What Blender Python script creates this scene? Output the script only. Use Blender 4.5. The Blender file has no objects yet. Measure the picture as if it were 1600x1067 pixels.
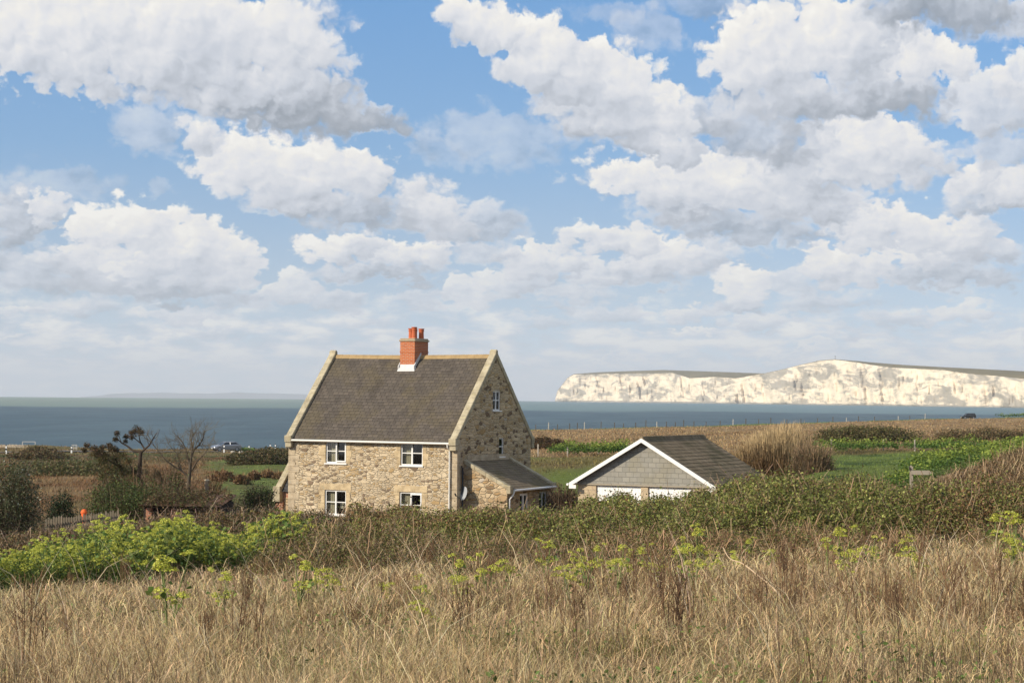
import bpy, bmesh, math, random
import numpy as np
from mathutils import Vector, Matrix

SC = bpy.context.scene
COL = SC.collection
R = math.radians

# ------------------------------------------------------------------ camera
FPX = 3200.0                       # focal length in photo pixels (1600 wide)
PITCH, ROLL = R(1.55), R(0.4755)
cam_d = bpy.data.cameras.new('camera')
cam_d.sensor_width = 36.0
cam_d.lens = 36.0 * FPX / 1600.0
cam_d.clip_start = 0.5
cam_d.clip_end = 120000.0
cam = bpy.data.objects.new('camera', cam_d)
COL.objects.link(cam)
CM = (Matrix.Rotation(R(90) + PITCH, 3, 'X') @ Matrix.Rotation(ROLL, 3, 'Z'))
cam.rotation_euler = CM.to_euler()
SC.camera = cam

def ray(px, py):
    d = CM @ Vector(((px - 800.0) / FPX, (533.5 - py) / FPX, -1.0))
    return d / d.y

def at(px, py, Y):
    """world point seen at photo pixel (px, py) at the depth Y metres"""
    return ray(px, py) * Y

def Xat(px, Y):
    return (px - 800.0) / FPX * Y

def pxof(X, Y):
    return 800.0 + FPX * X / Y

# ------------------------------------------------------------------ sun
SUN_AZ, SUN_EL = R(60), R(29)       # sun stands behind the camera, to the left
SUN_DIR = Vector((-math.sin(SUN_AZ) * math.cos(SUN_EL), -math.cos(SUN_AZ) * math.cos(SUN_EL), math.sin(SUN_EL)))
sl = bpy.data.lights.new('sun', 'SUN')
sl.energy = 5.0
sl.angle = R(0.55)
sl.color = (1.0, 0.90, 0.75)
so = bpy.data.objects.new('sun', sl)
so.rotation_euler = SUN_DIR.to_track_quat('Z', 'Y').to_euler()
so.location = (-40, -20, 40)
COL.objects.link(so)

SC.render.engine = 'CYCLES'
SC.view_settings.view_transform = 'Standard'
SC.view_settings.look = 'None'
SC.view_settings.gamma = 1.0
SC.view_settings.exposure = 0.17
SC.cycles.use_denoising = True
SC.cycles.max_bounces = 6
SC.cycles.diffuse_bounces = 3
SC.cycles.glossy_bounces = 2
SC.cycles.transparent_max_bounces = 8
SC.cycles.volume_bounces = 0
SC.cycles.caustics_reflective = False
SC.cycles.caustics_refractive = False

# ------------------------------------------------------------------ little node language
class E:
    """a value socket one can do arithmetic with"""
    def __init__(self, nt, s): self.nt, self.s = nt, s
    def _m(self, op, *o):
        n = self.nt.nodes.new('ShaderNodeMath'); n.operation = op
        for i, a in enumerate((self,) + o):
            if isinstance(a, E): self.nt.links.new(a.s, n.inputs[i])
            else: n.inputs[i].default_value = a
        return E(self.nt, n.outputs[0])
    def __add__(a, b): return a._m('ADD', b)
    __radd__ = __add__
    def __sub__(a, b): return a._m('SUBTRACT', b)
    def __rsub__(a, b): return (a * -1.0) + b
    def __mul__(a, b): return a._m('MULTIPLY', b)
    __rmul__ = __mul__
    def __truediv__(a, b): return a._m('DIVIDE', b)
    def maxi(a, b): return a._m('MAXIMUM', b)
    def mini(a, b): return a._m('MINIMUM', b)
    def power(a, b): return a._m('POWER', b)
    def clamp(a): return a.maxi(0.0).mini(1.0)
    def smooth(a, lo, hi):
        n = a.nt.nodes.new('ShaderNodeMapRange'); n.interpolation_type = 'SMOOTHSTEP'
        n.inputs['From Min'].default_value = lo; n.inputs['From Max'].default_value = hi
        a.nt.links.new(a.s, n.inputs['Value'])
        return E(a.nt, n.outputs[0])

def combine(nt, x, y, z=0.0):
    n = nt.nodes.new('ShaderNodeCombineXYZ')
    for i, a in enumerate((x, y, z)):
        if isinstance(a, E): nt.links.new(a.s, n.inputs[i])
        else: n.inputs[i].default_value = a
    return n.outputs[0]

def noise(nt, vec, scale, detail=4.0, rough=0.55, dist=0.0, out=0, ntype='FBM', lac=2.0, dim='3D'):
    n = nt.nodes.new('ShaderNodeTexNoise')
    n.noise_dimensions = dim
    n.noise_type = ntype
    n.inputs['Scale'].default_value = scale
    n.inputs['Detail'].default_value = detail
    n.inputs['Roughness'].default_value = rough
    n.inputs['Distortion'].default_value = dist
    n.inputs['Lacunarity'].default_value = lac
    if vec is not None: nt.links.new(vec, n.inputs['Vector'])
    return E(nt, n.outputs[0]) if out == 0 else n.outputs[1]

def voronoi(nt, vec, scale, feature='F1', detail=0.0, out='Distance', rnd=1.0, smooth=0.5, rough=0.5, dim='3D'):
    n = nt.nodes.new('ShaderNodeTexVoronoi')
    n.voronoi_dimensions = dim
    n.feature = feature
    n.inputs['Scale'].default_value = scale
    if 'Detail' in n.inputs: n.inputs['Detail'].default_value = detail
    if 'Roughness' in n.inputs: n.inputs['Roughness'].default_value = rough
    n.inputs['Randomness'].default_value = rnd
    if feature == 'SMOOTH_F1': n.inputs['Smoothness'].default_value = smooth
    if vec is not None: nt.links.new(vec, n.inputs['Vector'])
    return E(nt, n.outputs[out]) if out in ('Distance', 'Radius') else n.outputs[out]

def mixc(nt, fac, a, b, mode='MIX'):
    n = nt.nodes.new('ShaderNodeMix'); n.data_type = 'RGBA'; n.blend_type = mode
    n.clamp_factor = True
    for sock, v in ((n.inputs[0], fac), (n.inputs[6], a), (n.inputs[7], b)):
        if isinstance(v, E): nt.links.new(v.s, sock)
        elif isinstance(v, bpy.types.NodeSocket): nt.links.new(v, sock)
        elif isinstance(v, (tuple, list)): sock.default_value = (*v[:3], 1.0)
        else: sock.default_value = v
    return n.outputs[2]

def ramp(nt, fac, stops, interp='LINEAR'):
    n = nt.nodes.new('ShaderNodeValToRGB')
    cr = n.color_ramp; cr.interpolation = interp
    while len(cr.elements) < len(stops): cr.elements.new(0.5)
    for e, (p, c) in zip(cr.elements, stops):
        e.position = p; e.color = (*c[:3], 1.0)
    nt.links.new(fac.s if isinstance(fac, E) else fac, n.inputs[0])
    return n.outputs[0]
def srgb(r, g, b):
    f = lambda c: (c / 255 / 12.92) if c / 255 <= 0.04045 else ((c / 255 + 0.055) / 1.055) ** 2.4
    return (f(r), f(g), f(b))
# ================================================================== SKY: blue sky and fair-weather cumulus, as light from the sky itself
world = bpy.data.worlds.new('World')
SC.world = world
world.use_nodes = True
wt = world.node_tree
wt.nodes.clear()
SKY_S = 0.10

def build_sky():
    nt = wt
    tc = nt.nodes.new('ShaderNodeTexCoord')
    sep = nt.nodes.new('ShaderNodeSeparateXYZ')
    nt.links.new(tc.outputs['Generated'], sep.inputs[0])
    X, Y, Z = (E(nt, sep.outputs[i]) for i in range(3))
    az = X._m('ARCTAN2', Y)
    el = Z._m('ARCSINE')
    K = 10.0                                   # work in tenths of a radian
    P0 = combine(nt, az * K, el * K, 0.0)
    # cloud texture space: clouds shrink and flatten towards the horizon like a real cloud deck
    def texspace(p):
        s = nt.nodes.new('ShaderNodeSeparateXYZ'); nt.links.new(p, s.inputs[0])
        a, e = E(nt, s.outputs[0]), E(nt, s.outputs[1])
        e1 = e.maxi(0.0) + 0.85
        return combine(nt, a * 2.05, (e1._m('LOGARITHM', math.e)) * 5.4, 0.0)
    def vadd(p, q):
        n = nt.nodes.new('ShaderNodeVectorMath'); n.operation = 'ADD'
        nt.links.new(p, n.inputs[0])
        if isinstance(q, tuple): n.inputs[1].default_value = q
        else: nt.links.new(q, n.inputs[1])
        return n.outputs[0]
    def vscale(p, k):
        n = nt.nodes.new('ShaderNodeVectorMath'); n.operation = 'MULTIPLY'
        nt.links.new(p, n.inputs[0]); n.inputs[1].default_value = (k[0], k[1], k[2])
        return n.outputs[0]
    def centre(col):
        return vadd(col, (-0.5, -0.5, -0.5))
    def blob_loc(px, py):
        d = ray(px, py).normalized()
        return (math.atan2(d.x, d.y) * K, math.asin(d.z) * K)
    PXK = K / FPX
    #        x     y    rx   ry  rot  density light      (rot: degrees, positive turns clockwise in the picture)
    CUM = [(120, 40, 260, 105, 4, 1, .76), (330, 66, 220, 108, 8, 1, .68), (450, 78, 115, 118, 5, 1, .62), (250, 118, 150, 55, 8, 1, .60), (60, 92, 130, 50, 8, 1, .72),
           (400, 150, 200, 60, 10, 1, .34), (490, 152, 105, 62, 20, 1, .33), (575, 182, 76, 24, 8, .9, .26), (240, 205, 75, 42, 25, .5, .52), (320, 212, 42, 30, 0, .6, .55),
           (380, 252, 92, 58, 10, 1, .82), (470, 266, 105, 62, 12, 1, .76), (570, 276, 52, 44, 0, 1, .76), (305, 222, 26, 24, 40, .8, .72), (440, 302, 110, 34, 5, 1, .56), (540, 324, 150, 38, 6, .9, .40),
           (665, 322, 70, 48, 15, 1, .64), (705, 350, 60, 34, 8, .9, .50), (770, 345, 70, 34, 10, .75, .48),
           (180, 358, 88, 52, 0, 1, .84), (258, 378, 92, 54, 8, 1, .80), (340, 394, 80, 48, 20, 1, .76), (305, 430, 90, 36, 0, 1, .60), (150, 418, 75, 38, 0, 1, .68), (225, 415, 60, 34, 0, 1, .74), (250, 450, 175, 28, 3, .9, .40),
           (25, 340, 66, 52, 0, .9, .40), (72, 328, 34, 34, 0, .9, .68), (45, 422, 130, 42, 0, .85, .48), (110, 282, 85, 32, 5, .34, .48), (250, 295, 26, 13, 0, .3, .5), (10, 290, 50, 30, 0, .4, .5),
           (745, 35, 72, 46, 25, 1, .74), (850, 90, 112, 62, 22, 1, .68), (958, 120, 96, 62, 22, 1, .76), (1012, 168, 78, 48, 25, 1, .74), (1022, 214, 90, 42, 20, 1, .66), (925, 182, 110, 48, 20, 1, .54),
           (780, 215, 150, 52, 4, .40, .48), (690, 235, 70, 30, 20, .28, .45), (880, 272, 20, 14, 0, .4, .6), (1010, 48, 70, 36, 10, .40, .52), (960, 20, 60, 26, 0, .3, .5), (1130, 5, 120, 26, 0, .4, .5),
           (1190, 88, 98, 76, 0, 1, .72), (1290, 58, 138, 72, 0, 1, .74), (1402, 84, 108, 54, 10, 1, .80), (1466, 90, 52, 36, 10, 1, .72), (1240, 150, 140, 52, 4, 1, .54), (1365, 150, 150, 44, 0, 1, .40),
           (1470, 12, 150, 46, 5, .95, .32), (1592, 30, 50, 44, 0, .9, .56), (1552, 160, 74, 60, 0, .9, .66), (1600, 118, 48, 48, 0, .9, .76), (1570, 230, 90, 45, 0, .75, .42),
           (1190, 208, 140, 58, 8, .85, .40), (1100, 182, 70, 40, 10, .8, .48), (1345, 228, 116, 62, 8, 1, .76), (1432, 258, 62, 48, 0, 1, .62), (1270, 250, 105, 56, 0, .9, .60),
           (1030, 278, 118, 42, 3, 1, .78), (1120, 280, 106, 48, 5, 1, .80), (1215, 293, 98, 52, 5, 1, .72), (1290, 322, 90, 42, 0, 1, .54), (1150, 352, 160, 32, 6, .85, .36), (1060, 320, 100, 34, 0, .95, .50),
           (1515, 278, 42, 38, 0, 1, .76), (1580, 294, 60, 36, 0, 1, .66), (1540, 318, 80, 26, 0, .85, .48),
           (1360, 352, 88, 46, 8, 1, .80), (1450, 362, 105, 40, 4, 1, .74), (1522, 362, 60, 28, 5, .9, .72), (1548, 392, 70, 34, 0, .9, .48), (1310, 414, 90, 32, 8, 1, .74), (1450, 400, 100, 28, 0, 1, .78), (1470, 434, 150, 24, 4, .9, .42),
           (960, 374, 88, 30, 6, .95, .74), (1030, 398, 74, 38, 5, 1, .76), (845, 404, 80, 30, 0, .95, .70), (1110, 400, 55, 38, 0, .9, .62), (1160, 444, 52, 32, 0, 1, .84), (1150, 474, 60, 15, 0, .9, .42), (1000, 432, 110, 22, 0, .9, .48),
           (535, 388, 78, 28, 0, 1, .76), (645, 397, 84, 30, 0, 1, .78), (590, 428, 130, 18, 0, .9, .42), (762, 395, 58, 28, 0, .8, .54), (455, 455, 55, 28, 0, .85, .74), (520, 470, 70, 20, 0, .8, .50), (722, 458, 50, 22, 0, .85, .76), (800, 440, 66, 22, 0, .85, .66), (880, 458, 80, 22, 0, .85, .60), (930, 425, 58, 24, 0, .85, .70),
           (1235, 442, 55, 22, 0, .8, .62), (1290, 472, 90, 24, 0, .8, .52), (650, 462, 60, 18, 0, .75, .58), (120, 472, 80, 20, 0, .7, .52), (270, 492, 60, 17, 0, .8, .66), (40, 488, 46, 10, 0, .8, .78), (360, 474, 70, 20, 0, .7, .52), (1500, 488, 60, 20, 0, .8, .68), (1400, 492, 80, 18, 0, .7, .56), (1075, 490, 52, 18, 0, .8, .70), (960, 486, 90, 18, 0, .7, .56), (840, 500, 60, 14, 0, .7, .60), (300, 520, 50, 9, 0, .7, .70), (560, 505, 60, 14, 0, .6, .6), (1190, 498, 60, 15, 0, .75, .68), (720, 520, 60, 11, 0, .6, .64), (1320, 520, 70, 11, 0, .6, .62)]
    rs = random.Random(77)
    for _ in range(26): CUM.append((rs.uniform(0, 1600), rs.uniform(515, 596), rs.uniform(22, 62), rs.uniform(4, 9), rs.uniform(-4, 4), rs.uniform(.6, .9), rs.uniform(.72, .98)))
    T0 = texspace(P0)
    # domain warp gives ragged, billowing outlines
    w1 = centre(noise(nt, T0, 1.5, 1.0, 0.5, out=1, dim='2D'))
    w2 = centre(noise(nt, T0, 4.6, 5.0, 0.60, out=1, dim='2D'))
    P1 = vadd(P0, vadd(vscale(w1, (0.16, 0.12, 0.0)), vscale(w2, (0.17, 0.15, 0.0))))
    T1 = vadd(T0, vscale(w2, (0.18, 0.18, 0.0)))
    def puff(t):
        a = voronoi(nt, t, 4.2, 'F1', detail=2.0, rough=0.5, dim='2D')
        return 0.75 - a * a
    n0 = puff(T1)
    n1 = puff(vadd(T1, (-0.050, 0.065, 0.0)))
    m0 = noise(nt, T0, 1.35, 3.0, 0.5, dim='2D')
    m1 = noise(nt, vadd(T0, (-0.13, 0.16, 0.0)), 1.35, 3.0, 0.5, dim='2D')
    fine = noise(nt, T1, 7.5, 7.0, 0.60, dim='2D')
    e = E(nt, sep.outputs[2])._m('ARCSINE')
    low = 1.0 - e.smooth(0.022, 0.070)
    front = (az * az).smooth(0.07, 0.16)                  # the part of the sky the picture does not show
    above = e.smooth(0.21, 0.30)
    other = front.maxi(above)
    gen = noise(nt, T0, 1.1, 3.0, 0.5, dim='2D')
    lown = noise(nt, vscale(T0, (0.8, 1.2, 1.0)), 2.1, 5.0, 0.58, dim='2D')
    lightn = ((n0 - n1) * 0.12 + (m0 - m1) * 0.46 + (fine - 0.5) * 0.10) * (1.0 - low * 0.55)
    dn = (n0 - 0.55) * 0.20 + (fine - 0.5) * 0.27 + (m0 - 0.5) * 0.14
    # thin broken layer far off, and the unseen rest of the sky
    d0 = (low * (lown - 0.08) * 1.25).maxi(other * (gen * 1.35 - 0.28)) + dn * 0.6
    A = d0.smooth(0.10, 0.62)
    LIT = (lown - 0.5) * 2.5 + 0.68
    PG = P1
    for ib, (bx, by, rx, ry, rot, w, L0) in enumerate(sorted(CUM, key=lambda q: -q[1] - q[6] * 26)):
        if ib and ib % 8 == 0:                           # evaluate the clouds in batches (the shader has little scratch space)
            PG = vadd(P1, combine(nt, LIT * 1e-6, A * 1e-6, 0.0))
        m = nt.nodes.new('ShaderNodeMapping'); m.vector_type = 'TEXTURE'
        lx, ly = blob_loc(bx, by)
        m.inputs['Location'].default_value = (lx, ly, 0); m.inputs['Rotation'].default_value = (0, 0, R(-rot))
        m.inputs['Scale'].default_value = (rx * PXK * 1.42, ry * PXK * 1.42, 1.0)
        nt.links.new(PG, m.inputs['Vector'])
        g = nt.nodes.new('ShaderNodeTexGradient'); g.gradient_type = 'SPHERICAL'
        nt.links.new(m.outputs[0], g.inputs[0])
        dd = E(nt, g.outputs['Fac']) + dn
        crisp = L0 > .64
        al = dd.smooth(0.17, 0.36 if crisp else 0.56)
        if w < .97: al = al * w
        dt = nt.nodes.new('ShaderNodeVectorMath'); dt.operation = 'DOT_PRODUCT'
        nt.links.new(m.outputs[0], dt.inputs[0]); dt.inputs[1].default_value = (-0.20, 0.42, 0.0)
        li = E(nt, dt.outputs['Value']) + (L0 - 0.02)
        for tgt in (0, 1):
            mx = nt.nodes.new('ShaderNodeMix'); mx.data_type = 'FLOAT'
            nt.links.new(al.s, mx.inputs[0]); nt.links.new((A if tgt == 0 else LIT).s, mx.inputs[2])
            if tgt == 0: mx.inputs[3].default_value = 1.0; A = E(nt, mx.outputs[0])
            else: nt.links.new(li.s, mx.inputs[3]); LIT = E(nt, mx.outputs[0])
    alpha = A
    lit = (LIT + lightn).clamp()
    cc = ramp(nt, lit, [(0.0, (0.22, 0.25, 0.295)), (0.25, (0.34, 0.375, 0.43)), (0.50, (0.545, 0.575, 0.635)), (0.72, (0.70, 0.705, 0.73)), (0.90, (0.80, 0.78, 0.745)), (1.0, (0.86, 0.84, 0.79))])
    # distance: clouds low down pale into the sky
    far = 1.0 - e.smooth(0.0, 0.085)
    cc = mixc(nt, far * 0.26, cc, (0.56, 0.62, 0.69))
    sky = nt.nodes.new('ShaderNodeTexSky')
    sky.sky_type = 'NISHITA'
    sky.sun_disc = False
    sky.sun_elevation = SUN_EL
    sky.sun_rotation = math.pi + SUN_AZ
    sky.air_density = 1.2
    sky.dust_density = 0.3
    sky.ozone_density = 3.0
    lift = nt.nodes.new('ShaderNodeVectorMath'); lift.operation = 'NORMALIZE'
    nt.links.new(combine(nt, X, Y, Z.maxi(0.0) * 1.5 + 0.22), lift.inputs[0])
    nt.links.new(lift.outputs[0], sky.inputs[0])
    tint = ramp(nt, e * 5.0, [(0.0, (2.7, 2.05, 1.60)), (0.25, (2.2, 1.75, 1.42)), (0.6, (1.40, 1.62, 1.64)), (1.0, (1.08, 1.60, 1.84))])
    bl = mixc(nt, 1.0, sky.outputs[0], tint, 'MULTIPLY')
    cs = nt.nodes.new('ShaderNodeVectorMath'); cs.operation = 'SCALE'
    nt.links.new(cc, cs.inputs[0]); cs.inputs['Scale'].default_value = 1.0 / SKY_S
    col = mixc(nt, alpha, bl, cs.outputs[0])
    bg = nt.nodes.new('ShaderNodeBackground')
    nt.links.new(col, bg.inputs['Color'])
    bg.inputs['Strength'].default_value = SKY_S
    out = nt.nodes.new('ShaderNodeOutputWorld')
    nt.links.new(bg.outputs[0], out.inputs['Surface'])
build_sky()
world.cycles.sampling_method = 'MANUAL'
world.cycles.sample_map_resolution = 512
# ================================================================== helpers for geometry and bookkeeping
rng = np.random.default_rng(11)
random.seed(5)

def link(o, parent=None):
    COL.objects.link(o)
    if parent is not None: o.parent = parent
    return o

def tag(o, label=None, cat=None, group=None, kind=None):
    if label: o['label'] = label
    if cat: o['category'] = cat
    if group: o['group'] = group
    if kind: o['kind'] = kind
    return o

def empty(name, loc=(0, 0, 0), rz=0.0):
    o = bpy.data.objects.new(name, None)
    o.empty_display_size = 0.3
    o.location = loc
    o.rotation_euler = (0, 0, rz)
    return link(o)

def np_mesh(name, verts, faces, mat, col=None, parent=None, smooth=False):
    """one mesh object from arrays; faces is an (n,3) or (n,4) array or a list of those"""
    if isinstance(faces, np.ndarray): faces = [faces]
    faces = [f for f in faces if len(f)]
    me = bpy.data.meshes.new(name)
    verts = np.asarray(verts, np.float32)
    me.vertices.add(len(verts)); me.vertices.foreach_set('co', verts.ravel())
    nl = sum(f.size for f in faces); npoly = sum(len(f) for f in faces)
    me.loops.add(nl); me.loops.foreach_set('vertex_index', np.concatenate([f.ravel() for f in faces]).astype(np.int32))
    tot = np.concatenate([np.full(len(f), f.shape[1], np.int32) for f in faces])
    st = np.concatenate(([0], np.cumsum(tot)[:-1])).astype(np.int32)
    me.polygons.add(npoly)
    me.polygons.foreach_set('loop_start', st)
    try: me.polygons.foreach_set('loop_total', tot)
    except Exception: pass
    if smooth: me.polygons.foreach_set('use_smooth', np.ones(npoly, bool))
    if col is not None:
        a = me.color_attributes.new('Col', 'FLOAT_COLOR', 'POINT')
        c = np.ones((len(verts), 4), np.float32); c[:, :3] = col
        a.data.foreach_set('color', c.ravel())
    me.update(calc_edges=True)
    me.validate()
    if mat is not None: me.materials.append(mat)
    o = bpy.data.objects.new(name, me)
    return link(o, parent)

class MB:
    """collects simple shapes and links them as one mesh"""
    def __init__(s): s.v, s.f = [], []
    def add(s, vs, fs):
        b = len(s.v); s.v += [tuple(v) for v in vs]; s.f += [tuple(b + i for i in f) for f in fs]; return s
    def box(s, x0, x1, y0, y1, z0, z1):
        return s.add([(x0, y0, z0), (x1, y0, z0), (x1, y1, z0), (x0, y1, z0), (x0, y0, z1), (x1, y0, z1), (x1, y1, z1), (x0, y1, z1)],
                     [(3, 2, 1, 0), (4, 5, 6, 7), (0, 1, 5, 4), (1, 2, 6, 5), (2, 3, 7, 6), (3, 0, 4, 7)])
    def hexa(s, p):            # eight corners, bottom four counter-clockwise then top four
        return s.add(p, [(3, 2, 1, 0), (4, 5, 6, 7), (0, 1, 5, 4), (1, 2, 6, 5), (2, 3, 7, 6), (3, 0, 4, 7)])
    def quad(s, a, b, c, d): return s.add([a, b, c, d], [(0, 1, 2, 3)])
    def prism(s, poly, axis, a, b):
        """extrude a 2-D outline along an axis: 'x' takes (y,z), 'y' takes (x,z), 'z' takes (x,y)"""
        mk = {'x': lambda p, t: (t, p[0], p[1]), 'y': lambda p, t: (p[0], t, p[1]), 'z': lambda p, t: (p[0], p[1], t)}[axis]
        n = len(poly)
        vs = [mk(p, a) for p in poly] + [mk(p, b) for p in poly]
        fs = [tuple(range(n))[::-1], tuple(range(n, 2 * n))] + [(i, (i + 1) % n, n + (i + 1) % n, n + i) for i in range(n)]
        return s.add(vs, fs)
    def tube(s, pts, rad, n=6, cap=True):
        pts = [Vector(p) for p in pts]
        if not isinstance(rad, (list, tuple)): rad = [rad] * len(pts)
        rings = []
        for i, p in enumerate(pts):
            t = (pts[min(i + 1, len(pts) - 1)] - pts[max(i - 1, 0)]).normalized()
            q = t.to_track_quat('Z', 'Y')
            rings.append([p + q @ Vector((math.cos(2 * math.pi * k / n) * rad[i], math.sin(2 * math.pi * k / n) * rad[i], 0)) for k in range(n)])
        b = len(s.v)
        s.v += [tuple(v) for r in rings for v in r]
        for i in range(len(pts) - 1):
            for k in range(n):
                s.f.append((b + i * n + k, b + i * n + (k + 1) % n, b + (i + 1) * n + (k + 1) % n, b + (i + 1) * n + k))
        if cap:
            s.f.append(tuple(b + k for k in range(n))[::-1]); s.f.append(tuple(b + (len(pts) - 1) * n + k for k in range(n)))
        return s
    def lathe(s, prof, n=16, c=(0, 0, 0), axis='z'):
        b = len(s.v)
        for (r, h) in prof:
            for k in range(n):
                a = 2 * math.pi * k / n
                p = (r * math.cos(a), r * math.sin(a), h)
                if axis == 'y': p = (p[0], p[2], p[1])
                if axis == 'x': p = (p[2], p[0], p[1])
                s.v.append((c[0] + p[0], c[1] + p[1], c[2] + p[2]))
        for i in range(len(prof) - 1):
            for k in range(n):
                s.f.append((b + i * n + k, b + i * n + (k + 1) % n, b + (i + 1) * n + (k + 1) % n, b + (i + 1) * n + k))
        s.f.append(tuple(b + k for k in range(n))[::-1]); s.f.append(tuple(b + (len(prof) - 1) * n + k for k in range(n)))
        return s
    def build(s, name, mat, parent=None, smooth=False, bevel=0.0):
        me = bpy.data.meshes.new(name)
        me.from_pydata(s.v, [], s.f)
        bm = bmesh.new(); bm.from_mesh(me)
        bmesh.ops.recalc_face_normals(bm, faces=bm.faces)
        if bevel: bmesh.ops.bevel(bm, geom=list(bm.edges), offset=bevel, segments=1, affect='EDGES', clamp_overlap=True)
        bm.to_mesh(me); bm.free()
        if smooth: me.polygons.foreach_set('use_smooth', np.ones(len(me.polygons), bool))
        me.materials.append(mat)
        o = bpy.data.objects.new(name, me)
        return link(o, parent)

def copy_tree(o, parent=None):
    c = o.copy(); COL.objects.link(c)
    if parent is not None: c.parent = parent
    for ch in [k for k in bpy.data.objects if k.parent == o]: copy_tree(ch, c)
    return c

# ---- numpy value noise
def _h(ix, iy, seed):
    n = (ix.astype(np.int64) * 374761393 + iy.astype(np.int64) * 668265263 + seed * 982451653) & 0xFFFFFFFF
    n = ((n ^ (n >> 13)) * 1274126177) & 0xFFFFFFFF
    n = n ^ (n >> 16)
    return (n & 0xFFFFFF) / float(0xFFFFFF)
def vnoise(x, y, seed=0):
    x = np.asarray(x, float); y = np.asarray(y, float)
    ix, iy = np.floor(x), np.floor(y); fx, fy = x - ix, y - iy
    fx = fx * fx * (3 - 2 * fx); fy = fy * fy * (3 - 2 * fy)
    a = _h(ix, iy, seed); b = _h(ix + 1, iy, seed); c = _h(ix, iy + 1, seed); d = _h(ix + 1, iy + 1, seed)
    return (a * (1 - fx) + b * fx) * (1 - fy) + (c * (1 - fx) + d * fx) * fy
def fbm(x, y, seed=0, oct=4, gain=0.5):
    s = 0; a = 1.0; t = 0
    for i in range(oct):
        s = s + a * vnoise(x * 2 ** i, y * 2 ** i, seed + i * 17); t += a; a *= gain
    return s / t
def sstep(x, a, b):
    t = np.clip((np.asarray(x, float) - a) / (b - a), 0, 1); return t * t * (3 - 2 * t)
def lerp(a, b, t): return a + (b - a) * t

# ---- materials
def new_mat(name):
    m = bpy.data.materials.new(name); m.use_nodes = True
    nt = m.node_tree; nt.nodes.clear()
    out = nt.nodes.new('ShaderNodeOutputMaterial')
    b = nt.nodes.new('ShaderNodeBsdfPrincipled')
    nt.links.new(b.outputs[0], out.inputs[0])
    return m, nt, b, out
def setc(nt, sock, v):
    if isinstance(v, E): nt.links.new(v.s, sock)
    elif isinstance(v, bpy.types.NodeSocket): nt.links.new(v, sock)
    elif isinstance(v, (tuple, list)): sock.default_value = (*v[:3], 1.0)
    else: sock.default_value = v
def coords(nt, which='Object'):
    return nt.nodes.new('ShaderNodeTexCoord').outputs[which]
def vmul(nt, v, k):
    n = nt.nodes.new('ShaderNodeVectorMath'); n.operation = 'MULTIPLY'
    nt.links.new(v, n.inputs[0]); n.inputs[1].default_value = k
    return n.outputs[0]
def vadd2(nt, a, b):
    n = nt.nodes.new('ShaderNodeVectorMath'); n.operation = 'ADD'
    nt.links.new(a, n.inputs[0])
    if isinstance(b, tuple): n.inputs[1].default_value = b
    else: nt.links.new(b, n.inputs[1])
    return n.outputs[0]
def bump(nt, b, height, strength=0.5, dist=0.02):
    n = nt.nodes.new('ShaderNodeBump')
    n.inputs['Strength'].default_value = strength; n.inputs['Distance'].default_value = dist
    nt.links.new(height.s if isinstance(height, E) else height, n.inputs['Height'])
    nt.links.new(n.outputs[0], b.inputs['Normal'])
def plain(name, col, rough=0.6, var=0.12, scale=6.0, spec=0.3, metal=0.0, bmp=0.0):
    """one colour with a little natural variation"""
    m, nt, b, o = new_mat(name)
    n = noise(nt, coords(nt), scale, 5.0, 0.6)
    k = (n - 0.5) * (2 * var) + 1.0
    c = nt.nodes.new('ShaderNodeVectorMath'); c.operation = 'SCALE'
    c.inputs[0].default_value = col; nt.links.new(k.s, c.inputs['Scale'])
    nt.links.new(c.outputs[0], b.inputs['Base Color'])
    b.inputs['Roughness'].default_value = rough; b.inputs['Specular IOR Level'].default_value = spec
    b.inputs['Metallic'].default_value = metal
    if bmp: bump(nt, b, noise(nt, coords(nt), scale * 4, 4.0, 0.6), bmp, 0.01)
    return m
def attr_mat(name, transl=0.25, rough=0.75, spec=0.15, var=0.0):
    """colour carried by each leaf or blade; a little light passes through it"""
    m, nt, b, out = new_mat(name)
    a = nt.nodes.new('ShaderNodeAttribute'); a.attribute_name = 'Col'
    nt.links.new(a.outputs['Color'], b.inputs['Base Color'])
    b.inputs['Roughness'].default_value = rough; b.inputs['Specular IOR Level'].default_value = spec
    if transl:
        t = nt.nodes.new('ShaderNodeBsdfTranslucent'); nt.links.new(a.outputs['Color'], t.inputs[0])
        mx = nt.nodes.new('ShaderNodeMixShader'); mx.inputs[0].default_value = transl
        nt.links.new(b.outputs[0], mx.inputs[1]); nt.links.new(t.outputs[0], mx.inputs[2])
        nt.links.new(mx.outputs[0], out.inputs[0])
    return m

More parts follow.
